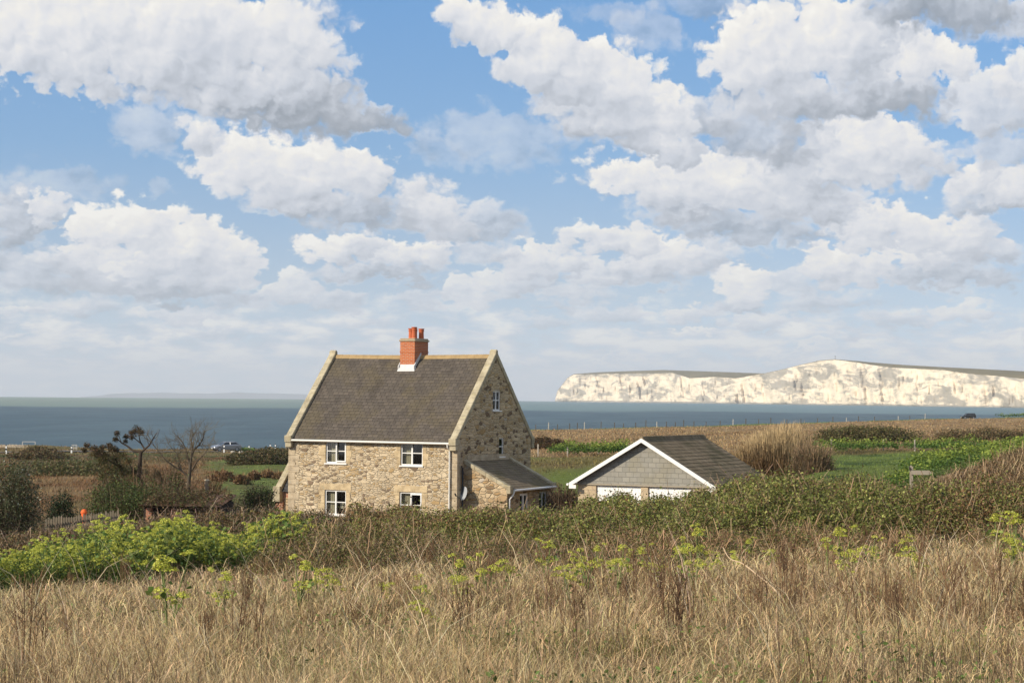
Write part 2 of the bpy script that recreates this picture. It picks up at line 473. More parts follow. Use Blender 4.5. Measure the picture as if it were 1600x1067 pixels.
# ================================================================== LAND
# heights by bearing (photo pixel) and depth: measured off the photograph
PROF = {
    -700: [(1, -1.9), (15, -2.25), (25, -2.95), (33, -3.4), (45, -4.4), (60, -5.3), (80, -6.1), (120, -6.3), (190, -6.8), (250, -7.6), (310, -8.3), (335, -8.7)],
    0:    [(1, -1.8), (15, -2.25), (25, -2.90), (33, -3.35), (45, -4.3), (60, -5.2), (80, -6.0), (120, -6.25), (190, -6.75), (250, -7.6), (310, -8.2), (330, -8.45)],
    250:  [(1, -1.8), (15, -2.2), (25, -2.80), (35, -3.35), (48, -4.2), (65, -5.3), (85, -6.1), (130, -6.25), (190, -6.7), (260, -7.9), (300, -8.45), (332, -9.0)],
    460:  [(1, -1.8), (15, -2.15), (25, -2.72), (35, -3.25), (50, -4.1), (70, -5.6), (95, -6.5), (110, -6.5), (140, -6.3), (190, -6.6), (270, -8.1), (310, -8.5), (345, -8.9)],
    850:  [(1, -1.75), (15, -2.10), (25, -2.60), (35, -3.10), (50, -3.9), (70, -5.6), (92, -6.4), (104, -5.6), (112, -4.75), (150, -4.35), (190, -4.55), (300, -5.5), (400, -6.3)],
    1100: [(1, -1.75), (15, -2.05), (25, -2.50), (35, -2.95), (50, -3.65), (65, -4.9), (80, -5.8), (98, -5.6), (115, -4.4), (160, -4.1), (220, -4.4), (430, -5.75)],
    1300: [(1, -1.75), (15, -2.02), (25, -2.42), (35, -2.85), (50, -3.40), (65, -3.75), (85, -3.35), (110, -3.6), (160, -4.1), (220, -4.25), (300, -4.5), (490, -5.4)],
    1500: [(1, -1.75), (15, -2.0), (25, -2.36), (35, -2.75), (50, -3.20), (70, -2.95), (90, -3.15), (150, -3.75), (220, -4.0), (400, -4.5), (560, -4.85)],
    1700: [(1, -1.75), (15, -2.0), (25, -2.33), (35, -2.70), (50, -3.0), (70, -2.4), (90, -2.5), (150, -3.5), (220, -3.85), (400, -4.2), (640, -4.5)],
    2400: [(1, -1.75), (15, -2.0), (25, -2.3), (35, -2.6), (50, -2.8), (70, -2.3), (90, -2.5), (150, -3.4), (220, -3.8), (400, -4.1), (680, -4.4)],
}
PK = np.array(sorted(PROF))
def edgeY(px):
    return np.interp(px, PK, [PROF[k][-1][0] for k in PK])
def _cr(xs, ys, x):
    """monotone-ish cubic interpolation"""
    xs = np.asarray(xs, float); ys = np.asarray(ys, float)
    m = np.gradient(ys, xs)
    i = np.clip(np.searchsorted(xs, x) - 1, 0, len(xs) - 2)
    h = xs[i + 1] - xs[i]; t = np.clip((x - xs[i]) / h, 0, 1)
    return ((2 * t**3 - 3 * t**2 + 1) * ys[i] + (t**3 - 2 * t**2 + t) * h * m[i] + (-2 * t**3 + 3 * t**2) * ys[i + 1] + (t**3 - t**2) * h * m[i + 1])
def ground_smooth(px, Y):
    px = np.asarray(px, float); Y = np.asarray(Y, float)
    px, Y = np.broadcast_arrays(px, Y)
    ed = edgeY(px); u = np.log(np.maximum(Y, 1.0))
    zs = []
    for k in PK:
        P = PROF[k]; yk = np.array([p[0] for p in P], float); zk = [p[1] for p in P]
        # stretch the far part so that every profile ends at this bearing's own cliff edge
        s = ed / yk[-1]
        Yk = np.where(Y > 120, 120 + (Y - 120) * (yk[-1] - 120) / np.maximum(ed - 120, 1), Y)
        zs.append(_cr(np.log(yk), zk, np.log(np.clip(Yk, 1.0, yk[-1]))))
    zs = np.stack(zs, -1)
    i = np.clip(np.searchsorted(PK, px) - 1, 0, len(PK) - 2)
    t = np.clip((px - PK[i]) / (PK[i + 1] - PK[i]), 0, 1); t = t * t * (3 - 2 * t)
    a = np.take_along_axis(zs, i[..., None], -1)[..., 0]; b = np.take_along_axis(zs, (i + 1)[..., None], -1)[..., 0]
    z = a + (b - a) * t
    over = np.clip((Y - ed) / 8.0, 0, 1)
    return z - over * over * (3 - 2 * over) * 6.0
def groundz(X, Y):
    X = np.asarray(X, float); Y = np.asarray(Y, float)
    z = ground_smooth(pxof(X, np.maximum(Y, 0.8)), Y)
    z = z + (fbm(X * 0.55, Y * 0.55, 3, 3) - 0.5) * 0.20 * sstep(Y, 2, 14) + (fbm(X * 0.09, Y * 0.09, 8, 2) - 0.5) * 0.5 * sstep(Y, 110, 160)
    return z
def gz(X, Y): return float(groundz(np.array([X]), np.array([Y]))[0])
def gpx(px, Y):
    """a point on the ground at a bearing and depth"""
    X = Xat(px, Y); return Vector((X, Y, gz(X, Y)))

# what grows where (real plant colours, not light)
STRAW = np.array([0.245, 0.170, 0.085]); TAN = np.array([0.205, 0.132, 0.064]); RUST = np.array([0.120, 0.062, 0.026]); OLIVE = np.array([0.100, 0.098, 0.034])
GREEN = np.array([0.108, 0.148, 0.034]); DGREEN = np.array([0.040, 0.070, 0.016]); BROWN = np.array([0.110, 0.072, 0.036]); SAND = np.array([0.42, 0.33, 0.22]); TRACK = np.array([0.20, 0.19, 0.175])
def zone(X, Y):
    px = pxof(X, np.maximum(Y, 1.0)); n = fbm(X * 0.5, Y * 0.28, 21, 4); n2 = fbm(X * 0.12, Y * 0.07, 31, 4); n3 = fbm(X * 1.7, Y * 0.9, 41, 3)
    pj = px + (n2 - 0.5) * 150 ; Yj = Y * (1 + (n2 - 0.5) * 0.22)
    ed = edgeY(px)
    c = lerp(TAN, STRAW, sstep(n, 0.35, 0.65)[..., None])
    def put(mask, col, k=1.0):
        nonlocal c
        c = lerp(c, col, (np.clip(mask, 0, 1) * k)[..., None])
    def win(v, a, b, s): return sstep(v, a - s, a + s) * (1 - sstep(v, b - s, b + s))
    near = 1 - sstep(Y, 42, 60)
    put(near * sstep(n, 0.52, 0.72), OLIVE, 0.7)
    put(near * sstep(n3 * 0.5 + n * 0.5, 0.60, 0.70), GREEN, 0.6)
    put(near * sstep(1 - n3, 0.55, 0.75), RUST, 0.35)
    # round the buildings, hidden behind the hedge
    put(win(Y, 52, 104, 6), BROWN, 0.8)
    L = 1 - sstep(px, 700, 760)
    put(L * sstep(Y, 100, 112), lerp(TAN, OLIVE, sstep(n, 0.4, 0.6)[..., None]), 1.0)
    put(L * win(Yj, 112, 205, 10) * (1 - sstep(pj, 330, 360)), lerp(RUST * 1.25, TAN, sstep(n, 0.42, 0.62)[..., None]), 0.9)
    put(L * win(Yj, 118, 235, 10) * sstep(pj, 322, 350), lerp(GREEN, OLIVE, sstep(n, 0.35, 0.7)[..., None]) * 1.1, 0.9)
    put(L * win(Yj, 238, 270, 8) * sstep(pj, 330, 350), lerp(RUST, BROWN, sstep(n, 0.4, 0.6)[..., None]), 0.9)
    put(L * win(Yj, 205, 258, 8) * (1 - sstep(pj, 310, 345)), lerp(BROWN, DGREEN, sstep(n, 0.42, 0.6)[..., None]), 0.85)
    put(L * sstep(Y, 268, 278) , lerp(OLIVE, TAN, sstep(n, 0.4, 0.65)[..., None]) * 1.1, 0.8)
    put(L * sstep(n2, 0.52, 0.62) * sstep(Y, 285, 295), RUST, 0.6)
    put((1 - sstep(px, 28, 55)) * sstep(Y, 300, 310), SAND, 1.0)
    Rr = sstep(px, 760, 800)
    put(Rr * win(Yj, 103, 152, 6) , lerp(GREEN * np.array([1.08, 1.04, 0.95]), OLIVE, sstep(n, 0.55, 0.8)[..., None]), 0.95)
    put(Rr * sstep(Y, 158, 170), lerp(TAN * 1.15, STRAW * 1.1, sstep(n, 0.36, 0.62)[..., None]) , 0.95)
    put(Rr * sstep(px, 1190, 1260) * win(Yj, 78, 166, 5), lerp(GREEN * np.array([1.08, 1.04, 0.95]), DGREEN, sstep(n, 0.5, 0.75)[..., None]), 0.9)
    put(Rr * sstep(px, 1190, 1250) * win(Yj, 70, 82, 3), lerp(TAN, OLIVE, sstep(n, 0.4, 0.6)[..., None]), 0.9)
    put(Rr * win(Y / ed, 0.30, 0.36, .015), lerp(RUST, TAN, 0.5), 0.6 * 1.0)
    put(Rr * sstep(n2, 0.56, 0.68) * sstep(Y, 180, 220) * (1 - sstep(Y / ed, 0.85, 0.95)), RUST, 0.35)
    put(Rr * win(Y / ed, 0.955, 1.02, .01), GREEN * 1.1, 0.9)
    return c * (0.88 + 0.24 * n3)[..., None]

def build_ground():
    cols = np.concatenate([np.linspace(-3600, -420, 40), np.linspace(-400, 2000, 420), np.linspace(2020, 5200, 40)])
    ts = np.concatenate([np.geomspace(1.0, 130, 210), np.linspace(132, 1.0e3, 1)[:0]])
    fr = np.linspace(0, 1.0, 150)
    PX, T = np.meshgrid(cols, np.arange(len(ts) + len(fr) + 6))
    ed = edgeY(cols)[None, :]
    far = 132 + fr[:, None] * (ed - 132)
    beyond = ed + np.array([1.5, 3, 5, 8, 14, 30])[:, None]
    YY = np.concatenate([np.repeat(ts[:, None], len(cols), 1), far, beyond], 0)
    XX = Xat(PX, YY)
    ZZ = groundz(XX, YY)
    v = np.stack([XX, YY, ZZ], -1).reshape(-1, 3)
    nr, nc = YY.shape
    i = (np.arange(nr - 1)[:, None] * nc + np.arange(nc - 1)[None, :]).ravel()
    f = np.stack([i, i + 1, i + nc + 1, i + nc], 1)
    m, nt, b, out = new_mat('soil and turf')
    a = nt.nodes.new('ShaderNodeAttribute'); a.attribute_name = 'Col'
    n1 = noise(nt, coords(nt), 3.0, 6.0, 0.65); n2 = noise(nt, coords(nt), 22.0, 4.0, 0.7)
    k = (n1 * 0.6 + n2 * 0.5) * 0.9 + 0.45
    s = nt.nodes.new('ShaderNodeVectorMath'); s.operation = 'SCALE'
    nt.links.new(a.outputs['Color'], s.inputs[0]); nt.links.new(k.s, s.inputs['Scale'])
    nt.links.new(s.outputs[0], b.inputs['Base Color'])
    b.inputs['Roughness'].default_value = 0.95; b.inputs['Specular IOR Level'].default_value = 0.1
    bump(nt, b, n1 * 0.5 + n2 * 0.5, 0.9, 0.12)
    o = np_mesh('ground', v, f, m, col=zone(XX, YY).reshape(-1, 3), smooth=True)
    tag(o, 'rough grassy land falling from the viewer to the cliff edge', None, kind='structure')
build_ground()

# ================================================================== SEA, on the curve of the earth
RE = 6.371e6
SEA0 = -12.0
def seaz(d): return SEA0 - d * d / (2 * RE)
def build_sea():
    d = np.geomspace(180, 34000, 170)
    a = np.linspace(R(-62), R(62), 161)
    D, A = np.meshgrid(d, a, indexing='ij')
    v = np.stack([D * np.sin(A), D * np.cos(A), seaz(D)], -1).reshape(-1, 3)
    nr, nc = D.shape
    i = (np.arange(nr - 1)[:, None] * nc + np.arange(nc - 1)[None, :]).ravel()
    f = np.stack([i, i + 1, i + nc + 1, i + nc], 1)
    m, nt, b, out = new_mat('sea water')
    co = coords(nt)
    sw = noise(nt, vmul(nt, co, (0.004, 0.0016, 0.0)), 1.0, 3.0, 0.55)          # broad streaks of wind and current
    ch = noise(nt, vmul(nt, co, (0.16, 0.06, 0.0)), 1.0, 6.0, 0.68)
    ch2 = noise(nt, vmul(nt, co, (0.035, 0.010, 0.0)), 1.0, 5.0, 0.62)
    sep = nt.nodes.new('ShaderNodeSeparateXYZ'); nt.links.new(co, sep.inputs[0])
    y = E(nt, sep.outputs[1]); x = E(nt, sep.outputs[0])
    band = (y + (sw - 0.5) * 900.0).smooth(1750.0, 2050.0)                   # sunlit strip far out, its light painted into the water colour
    base = mixc(nt, sw.smooth(0.35, 0.65), (0.034, 0.072, 0.080), (0.052, 0.092, 0.098))
    base = mixc(nt, ch2.smooth(0.40, 0.60) * 0.8, base, (0.020, 0.047, 0.056))
    sunlit_sea = mixc(nt, (x * -1.0).smooth(-600.0, 900.0), (0.105, 0.175, 0.178), (0.175, 0.220, 0.150))
    base = mixc(nt, band * 0.9, base, sunlit_sea)
    fl = ch.smooth(0.64, 0.71) * 0.45
    base = mixc(nt, fl, base, (0.30, 0.34, 0.36))
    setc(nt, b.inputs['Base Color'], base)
    b.inputs['Roughness'].default_value = 0.42
    b.inputs['Specular IOR Level'].default_value = 0.22
    b.inputs['IOR'].default_value = 1.333
    bump(nt, b, ch * 0.7 + ch2 * 1.6, 1.0, 1.1)
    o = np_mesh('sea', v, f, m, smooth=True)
    tag(o, 'dark blue-green sea with a paler strip towards the horizon', None, kind='structure')
build_sea()

# ================================================================== CHALK CLIFFS and the down on top of them
def headD(px): return np.interp(px, [860, 1200, 1600, 2100, 2600], [7600, 5900, 4200, 3000, 2500])
def line(pts, px): return np.interp(px, [p[0] for p in pts], [p[1] for p in pts])
FARTOP = [(868, 626.5), (869.5, 618), (871, 612), (878, 602.6), (887, 591), (897, 585.2), (944, 584), (1000, 583.5), (1051, 582.5), (1066, 587), (1078, 591), (1117, 588.8), (1150, 591), (1180, 586), (1199, 583), (1260, 583)]
FARSKY = [(868, 626.2), (871, 611.5), (878, 602), (887, 590.5), (897, 584.2), (935, 581.5), (972, 580), (1037, 578), (1100, 580), (1197, 583.5), (1260, 586)]
NEARTOP = [(1120, 606), (1150, 598), (1180, 588), (1199, 582.5), (1225, 577), (1248, 571), (1281, 563.7), (1305, 562), (1342, 566.6), (1361, 570), (1394, 574.5), (1431, 576), (1473, 578), (1515, 584), (1553, 587), (1600, 592), (1700, 598), (1900, 604), (2400, 610)]
NEARSKY = [(1120, 606), (1150, 598), (1180, 588), (1199, 582.5), (1225, 577), (1248, 571), (1281, 563.5), (1305, 561.5), (1340, 564), (1366, 566.4), (1412, 570), (1464, 573), (1544, 577), (1600, 580), (1700, 586), (1900, 592), (2400, 600)]
def chalk_mat():
    m, nt, b, out = new_mat('chalk')
    co = coords(nt)
    n1 = noise(nt, vmul(nt, co, (0.008, 0.0045, 0.020)), 1.0, 7.0, 0.62, 0.6)
    n2 = noise(nt, vmul(nt, co, (0.03, 0.016, 0.055)), 1.0, 6.0, 0.68)
    c = mixc(nt, n2.smooth(0.35, 0.7), (0.80, 0.675, 0.50), (0.68, 0.57, 0.41))
    sp = nt.nodes.new('ShaderNodeSeparateXYZ'); nt.links.new(co, sp.inputs[0])
    al = E(nt, sp.outputs[0]) * 0.0035 - E(nt, sp.outputs[1]) * 0.0024; zz_ = E(nt, sp.outputs[2])
    dg = noise(nt, combine(nt, al + zz_ * 0.010, zz_ * 0.016 - al * 0.35, 0.0), 1.6, 7.0, 0.68, 0.9)
    veg = (n1 * 0.22 + dg * 0.58 + n2 * 0.20).smooth(0.475, 0.555)
    c = mixc(nt, veg * 0.80, c, (0.235, 0.215, 0.175))
    sep = nt.nodes.new('ShaderNodeSeparateXYZ'); nt.links.new(co, sep.inputs[0])
    foot = 1.0 - (E(nt, sep.outputs[2]) + (n2 - 0.5) * 9.0).smooth(-13.0, -8.5)
    c = mixc(nt, foot * 0.85, c, (0.20, 0.185, 0.155))
    setc(nt, b.inputs['Base Color'], c)
    b.inputs['Roughness'].default_value = 0.95; b.inputs['Specular IOR Level'].default_value = 0.1
    bump(nt, b, n1 * 14.0 + n2 * 5.0, 0.9, 1.0)
    return m
def down_mat():
    m, nt, b, out = new_mat('down turf')
    n1 = noise(nt, vmul(nt, coords(nt), (0.006, 0.006, 0.006)), 1.0, 6.0, 0.6)
    c = mixc(nt, n1.smooth(0.35, 0.65), (0.130, 0.105, 0.045), (0.205, 0.160, 0.072))
    setc(nt, b.inputs['Base Color'], c); b.inputs['Roughness'].default_value = 1.0; b.inputs['Specular IOR Level'].default_value = 0.0
    return m
CHALK, DOWN = chalk_mat(), down_mat()
def headland(px0, px1, top, sky, seed, dshift, n, label_c, label_d):
    px = np.linspace(px0, px1, n)
    D0 = headD(px) + dshift
    rows = 46
    t = np.linspace(0, 1, rows)[:, None]
    zt = np.array([at(p, y, d).z for p, y, d in zip(px, line(top, px), D0 + 60)])
    zb = seaz(D0) - 1.5
    Hh = (zt - zb)[None, :]
    s = np.cumsum(np.hypot(np.gradient(Xat(px, D0)), np.gradient(D0)))[None, :]
    # buttresses, gullies and slipped screes
    zz = zb[None, :] + Hh * t
    but = (fbm(s / 190 + zz / 400, zz / 300, seed, 3) - 0.5) * 130 + (np.abs(fbm(s / 62 + zz / 110, zz / 150, seed + 5, 4) - 0.5)) * -115 + (fbm(s / 17, zz / 28, seed + 9, 3) - 0.5) * 34
    fade = np.sin(np.clip(t, 0, 1) * math.pi) ** 0.5 * 0.8 + 0.2
    Y = D0[None, :] + 60 * t ** 1.3 - but * fade * np.minimum(Hh / 60, 1)
    X = Xat(px[None, :], D0[None, :]) * np.ones_like(t) + (but * 0.25) * fade * np.minimum(Hh / 60, 1) * 0.0
    X = Xat(px[None, :], Y)
    v = np.stack([X, Y, zz], -1).reshape(-1, 3)
    i = (np.arange(rows - 1)[:, None] * n + np.arange(n - 1)[None, :]).ravel()
    f = np.stack([i, i + 1, i + n + 1, i + n], 1)
    o = np_mesh('cliff', v, f, CHALK)
    tag(o, label_c, None, kind='structure')
    # turf: from the brink back to the skyline and down the far side
    k = np.array([0.0, 0.25, 0.5, 0.75, 1.0, 1.4, 2.2])[:, None]
    zs = np.array([at(p, y, d).z for p, y, d in zip(px, line(sky, px), D0 + 520)])
    Yt = Y[-1][None, :] + k * (D0 + 520 - Y[-1])[None, :]
    zt2 = zz[-1][None, :] + np.minimum(k, 1) * (zs - zz[-1])[None, :] - np.maximum(k - 1, 0) ** 1.2 * 60
    hump = np.sin(np.clip(k, 0, 1) * math.pi) * np.maximum(zs - zz[-1], 0)[None, :] * 0.12
    Xt = Xat(px[None, :], Yt)
    v = np.stack([Xt, Yt, zt2 + hump], -1).reshape(-1, 3)
    r2 = len(k)
    i = (np.arange(r2 - 1)[:, None] * n + np.arange(n - 1)[None, :]).ravel()
    f = np.stack([i, i + 1, i + n + 1, i + n], 1)
    o = np_mesh('hill', v, f, DOWN, smooth=True)
    tag(o, label_d, None, kind='structure')
headland(868, 1260, FARTOP, FARSKY, 3, 250, 330, 'far chalk headland ending in a steep sea stack point', 'dull turf on the far chalk headland')
headland(1120, 2300, NEARTOP, NEARSKY, 12, 0, 640, 'long white chalk cliff running out of the picture on the right', 'olive turf on top of the long white cliff')
# stone cross on the highest point of the down
def monument():
    p = at(1305, 561.5, headD(1305) + 500)
    m = MB()
    m.box(-1.6, 1.6, -1.6, 1.6, -1.5, 2.0); m.box(-0.7, 0.7, -0.7, 0.7, 2.0, 11.0); m.box(-2.4, 2.4, -0.6, 0.6, 8.0, 9.3)
    o = m.build('monument', plain('granite', (0.30, 0.29, 0.27)), bevel=0.1)
    o.location = p
    tag(o, 'tiny stone cross on the summit of the chalk down', 'monument')
monument()

# a far coast across the water, nearly lost in the air
def far_coast():
    px = np.linspace(-60, 540, 200)
    top = [(-60, 628), (100, 624), (138, 619.5), (165, 616.5), (200, 614), (260, 613.6), (320, 614.6), (370, 613), (420, 614), (470, 615.5), (500, 616.5), (540, 617)]
    D = 27000.0
    rows = [(0.0, 0.0), (600.0, 0.6), (1500.0, 1.0), (3000.0, 0.6)]
    zt = np.array([at(p, y, D + 1500).z for p, y in zip(px, line(top, px) + (fbm(px / 22, px * 0, 7, 3) - 0.5) * 1.6)])
    zb = seaz(D) - 40
    V = [np.stack([Xat(px, D + dy), np.full(len(px), D + dy), zb + (zt - zb) * k], -1) for dy, k in rows]
    v = np.concatenate(V)
    n = len(px)
    i = (np.arange(3)[:, None] * n + np.arange(n - 1)[None, :]).ravel()
    o = np_mesh('hill', v, np.stack([i, i + 1, i + n + 1, i + n], 1), plain('far land', (0.07, 0.075, 0.055), 1.0, 0.2, 0.0005, 0.0), smooth=True)
    tag(o, 'long low blue coast on the horizon left of the cottage', None, kind='structure')
far_coast()

# ================================================================== AIR
def build_haze():
    m = bpy.data.materials.new('sea air'); m.use_nodes = True
    nt = m.node_tree; nt.nodes.clear()
    out = nt.nodes.new('ShaderNodeOutputMaterial')
    v = nt.nodes.new('ShaderNodeVolumePrincipled')
    v.inputs['Color'].default_value = (0.88, 0.94, 1.0, 1)
    v.inputs['Density'].default_value = 6.5e-5
    v.inputs['Anisotropy'].default_value = 0.0
    nt.links.new(v.outputs[0], out.inputs['Volume'])
    o = MB().box(-34000, 34000, -400, 36000, -240, 420).build('haze', m)
    tag(o, 'thin bluish sea air over land and water', None, kind='stuff')
build_haze()
# ================================================================== BUILDING MATERIALS
def rubble_mat(name, light, mid, dark, mortar, seed=0.0, sx=4.7, sz=10.5, brown=0.09):
    """coursed rubble: irregular flat stones in pale mortar, a few dark ironstones"""
    m, nt, b, out = new_mat(name)
    co = coords(nt)
    sep = nt.nodes.new('ShaderNodeSeparateXYZ'); nt.links.new(co, sep.inputs[0])
    x, y, z = (E(nt, sep.outputs[i]) for i in range(3))
    q = combine(nt, x + y + seed, z, 0.0)
    w = noise(nt, q, 1.6, 3.0, 0.6, out=1, dim='2D')
    wv = vmul(nt, vadd2(nt, w, (-0.5, -0.5, -0.5)), (0.22, 0.10, 0.0))
    q2 = vmul(nt, vadd2(nt, q, wv), (sx, sz, 1.0))
    big = vmul(nt, vadd2(nt, q, wv), (sx * 0.62, sz * 0.66, 1.0))
    def stones(v, rnd):
        edge = voronoi(nt, v, 1.0, 'DISTANCE_TO_EDGE', rnd=rnd, dim='2D')
        cell = voronoi(nt, v, 1.0, 'F1', out='Color', rnd=rnd, dim='2D')
        s = nt.nodes.new('ShaderNodeSeparateColor'); nt.links.new(cell, s.inputs[0])
        return edge, E(nt, s.outputs[0]), E(nt, s.outputs[1])
    e1, r1, g1 = stones(q2, 0.85)
    e2, r2, g2 = stones(big, 0.95)
    pick = g2.smooth(0.78, 0.80)                                  # some places have big stones
    def mixf(a, c, k): return a + (c - a) * k
    edge = mixf(e1, e2 * 1.4, pick); r = mixf(r1, r2, pick); g = mixf(g1, (g2 - 0.78) * 4.4, pick)
    grain = noise(nt, q, 26.0, 5.0, 0.7, dim='2D'); blot = noise(nt, q, 0.7, 4.0, 0.6, dim='2D')
    c = ramp(nt, r, [(0.0, light), (0.35, mid), (0.62, light), (0.80, (mid[0] * 0.82, mid[1] * 0.72, mid[2] * 0.55)), (1.0, mid)])
    c = mixc(nt, g.smooth(1 - brown - 0.02, 1 - brown + 0.02), c, dark)
    c = mixc(nt, g.smooth(0.03, 0.0) * 0.6, c, (0.42, 0.40, 0.37))
    c = mixc(nt, 1.0 - (edge + (grain - 0.5) * 0.08).smooth(0.03, 0.10), c, mortar)
    k = (grain - 0.5) * 0.55 + (blot - 0.5) * 0.7 + 1.0
    s = nt.nodes.new('ShaderNodeVectorMath'); s.operation = 'SCALE'
    nt.links.new(c, s.inputs[0]); nt.links.new(k.s, s.inputs['Scale'])
    nt.links.new(s.outputs[0], b.inputs['Base Color'])
    b.inputs['Roughness'].default_value = 0.92; b.inputs['Specular IOR Level'].default_value = 0.12
    bump(nt, b, edge.smooth(0.0, 0.16) * 0.7 + r * 0.35 + grain * 0.28, 1.0, 0.055)
    return m
def ashlar_mat(name, col, lichen=(0.42, 0.36, 0.20), bl=0.9, ax='xyz'):
    """dressed stone with weather stains and joints"""
    m, nt, b, out = new_mat(name)
    co = coords(nt)
    n = noise(nt, co, 2.6, 6.0, 0.68); g = noise(nt, co, 22.0, 4.0, 0.7); l = noise(nt, co, 5.0, 5.0, 0.7)
    sep = nt.nodes.new('ShaderNodeSeparateXYZ'); nt.links.new(co, sep.inputs[0])
    j = (E(nt, sep.outputs[2]) / bl)._m('FRACT')
    joint = (1.0 - j.smooth(0.0, 0.035)).maxi(j.smooth(0.965, 1.0))
    c = mixc(nt, n.smooth(0.35, 0.68), col, (col[0] * 0.62, col[1] * 0.60, col[2] * 0.58))
    c = mixc(nt, l.smooth(0.56, 0.66) * 0.7, c, lichen)
    c = mixc(nt, g.smooth(0.60, 0.75) * 0.5, c, (0.55, 0.53, 0.48))
    c = mixc(nt, joint * 0.5, c, (0.16, 0.14, 0.11))
    setc(nt, b.inputs['Base Color'], c)
    b.inputs['Roughness'].default_value = 0.93; b.inputs['Specular IOR Level'].default_value = 0.1
    bump(nt, b, n * 0.5 + g * 0.4, 0.8, 0.03)
    return m
def slate_mat(name, cols, wid, row, lich=(0.19, 0.16, 0.06), la=0.5, horiz='x', slope_k=1.466, vert='y'):
    """rows of slates seen along the slope"""
    m, nt, b, out = new_mat(name)
    co = coords(nt)
    sep = nt.nodes.new('ShaderNodeSeparateXYZ'); nt.links.new(co, sep.inputs[0])
    ax = {'x': 0, 'y': 1, 'z': 2}
    h = E(nt, sep.outputs[ax[horiz]]); s_ = E(nt, sep.outputs[ax[vert]]) * slope_k
    q = combine(nt, h, s_, 0.0)
    w = vmul(nt, vadd2(nt, noise(nt, q, 7.0, 2.0, out=1, dim='2D'), (-0.5, -0.5, -0.5)), (0.03, 0.022, 0.0))
    br = nt.nodes.new('ShaderNodeTexBrick')
    br.offset = 0.5
    br.inputs['Color1'].default_value = (0, 0, 0, 1); br.inputs['Color2'].default_value = (1, 1, 1, 1); br.inputs['Mortar'].default_value = (0.5, 0.5, 0.5, 1)
    br.inputs['Scale'].default_value = 1.0; br.inputs['Mortar Size'].default_value = 0.010; br.inputs['Mortar Smooth'].default_value = 0.25
    br.inputs['Brick Width'].default_value = wid; br.inputs['Row Height'].default_value = row
    nt.links.new(vadd2(nt, q, w), br.inputs['Vector'])
    sc = nt.nodes.new('ShaderNodeSeparateColor'); nt.links.new(br.outputs['Color'], sc.inputs[0])
    r = E(nt, sc.outputs[0]); mort = E(nt, br.outputs['Fac'])
    n = noise(nt, q, 0.55, 5.0, 0.62, dim='2D'); g = noise(nt, q, 16.0, 5.0, 0.7, dim='2D'); st = noise(nt, vmul(nt, q, (1.6, 0.45, 0.0)), 1.0, 5.0, 0.65, dim='2D')
    c = ramp(nt, r * 0.62 + (g - 0.5) * 0.5 + 0.19, [(0.0, cols[0]), (0.5, cols[1]), (1.0, cols[2])])
    c = mixc(nt, n.smooth(0.44, 0.66) * la, c, lich)
    c = mixc(nt, st.smooth(0.52, 0.68) * 0.40, c, (cols[0][0] * 0.75, cols[0][1] * 0.75, cols[0][2] * 0.78))
    c = mixc(nt, g.smooth(0.66, 0.76) * 0.35, c, (0.33, 0.31, 0.26))
    c = mixc(nt, mort * (0.4 if vert == 'z' else 0.75), c, (cols[0][0] * 0.4, cols[0][1] * 0.4, cols[0][2] * 0.4))
    setc(nt, b.inputs['Base Color'], c)
    b.inputs['Roughness'].default_value = 0.9; b.inputs['Specular IOR Level'].default_value = 0.06
    bump(nt, b, (1.0 - mort) * 0.8 + r * 0.5 + g * 0.25, 0.8, 0.018)
    return m
def brick_mat(name, c1, c2, mortar, wid=0.225, row=0.075):
    m, nt, b, out = new_mat(name)
    co = coords(nt)
    sep = nt.nodes.new('ShaderNodeSeparateXYZ'); nt.links.new(co, sep.inputs[0])
    q = combine(nt, E(nt, sep.outputs[0]) + E(nt, sep.outputs[1]), E(nt, sep.outputs[2]), 0.0)
    br = nt.nodes.new('ShaderNodeTexBrick')
    br.inputs['Color1'].default_value = (*c1, 1); br.inputs['Color2'].default_value = (*c2, 1); br.inputs['Mortar'].default_value = (*mortar, 1)
    br.inputs['Scale'].default_value = 1.0; br.inputs['Mortar Size'].default_value = 0.010; br.inputs['Mortar Smooth'].default_value = 0.2
    br.inputs['Brick Width'].default_value = wid; br.inputs['Row Height'].default_value = row
    nt.links.new(q, br.inputs['Vector'])
    g = noise(nt, q, 14.0, 5.0, 0.65, dim='2D')
    k = (g - 0.5) * 0.6 + 1.0
    s = nt.nodes.new('ShaderNodeVectorMath'); s.operation = 'SCALE'
    nt.links.new(br.outputs['Color'], s.inputs[0]); nt.links.new(k.s, s.inputs['Scale'])
    nt.links.new(s.outputs[0], b.inputs['Base Color'])
    b.inputs['Roughness'].default_value = 0.9; b.inputs['Specular IOR Level'].default_value = 0.15
    bump(nt, b, (1.0 - E(nt, br.outputs['Fac'])) + g * 0.3, 0.7, 0.012)
    return m
def glass_mat():
    m = bpy.data.materials.new('window glass'); m.use_nodes = True
    nt = m.node_tree; nt.nodes.clear()
    out = nt.nodes.new('ShaderNodeOutputMaterial')
    g = nt.nodes.new('ShaderNodeBsdfGlossy'); g.inputs['Roughness'].default_value = 0.03
    t = nt.nodes.new('ShaderNodeBsdfTransparent'); t.inputs[0].default_value = (0.72, 0.75, 0.74, 1)
    f = nt.nodes.new('ShaderNodeLayerWeight')
    mx = nt.nodes.new('ShaderNodeMixShader')
    k = E(nt, f.outputs['Facing']).power(5.0) * 0.9 + 0.06
    nt.links.new(k.s, mx.inputs[0]); nt.links.new(t.outputs[0], mx.inputs[1]); nt.links.new(g.outputs[0], mx.inputs[2])
    nt.links.new(mx.outputs[0], out.inputs[0])
    return m
M = {}
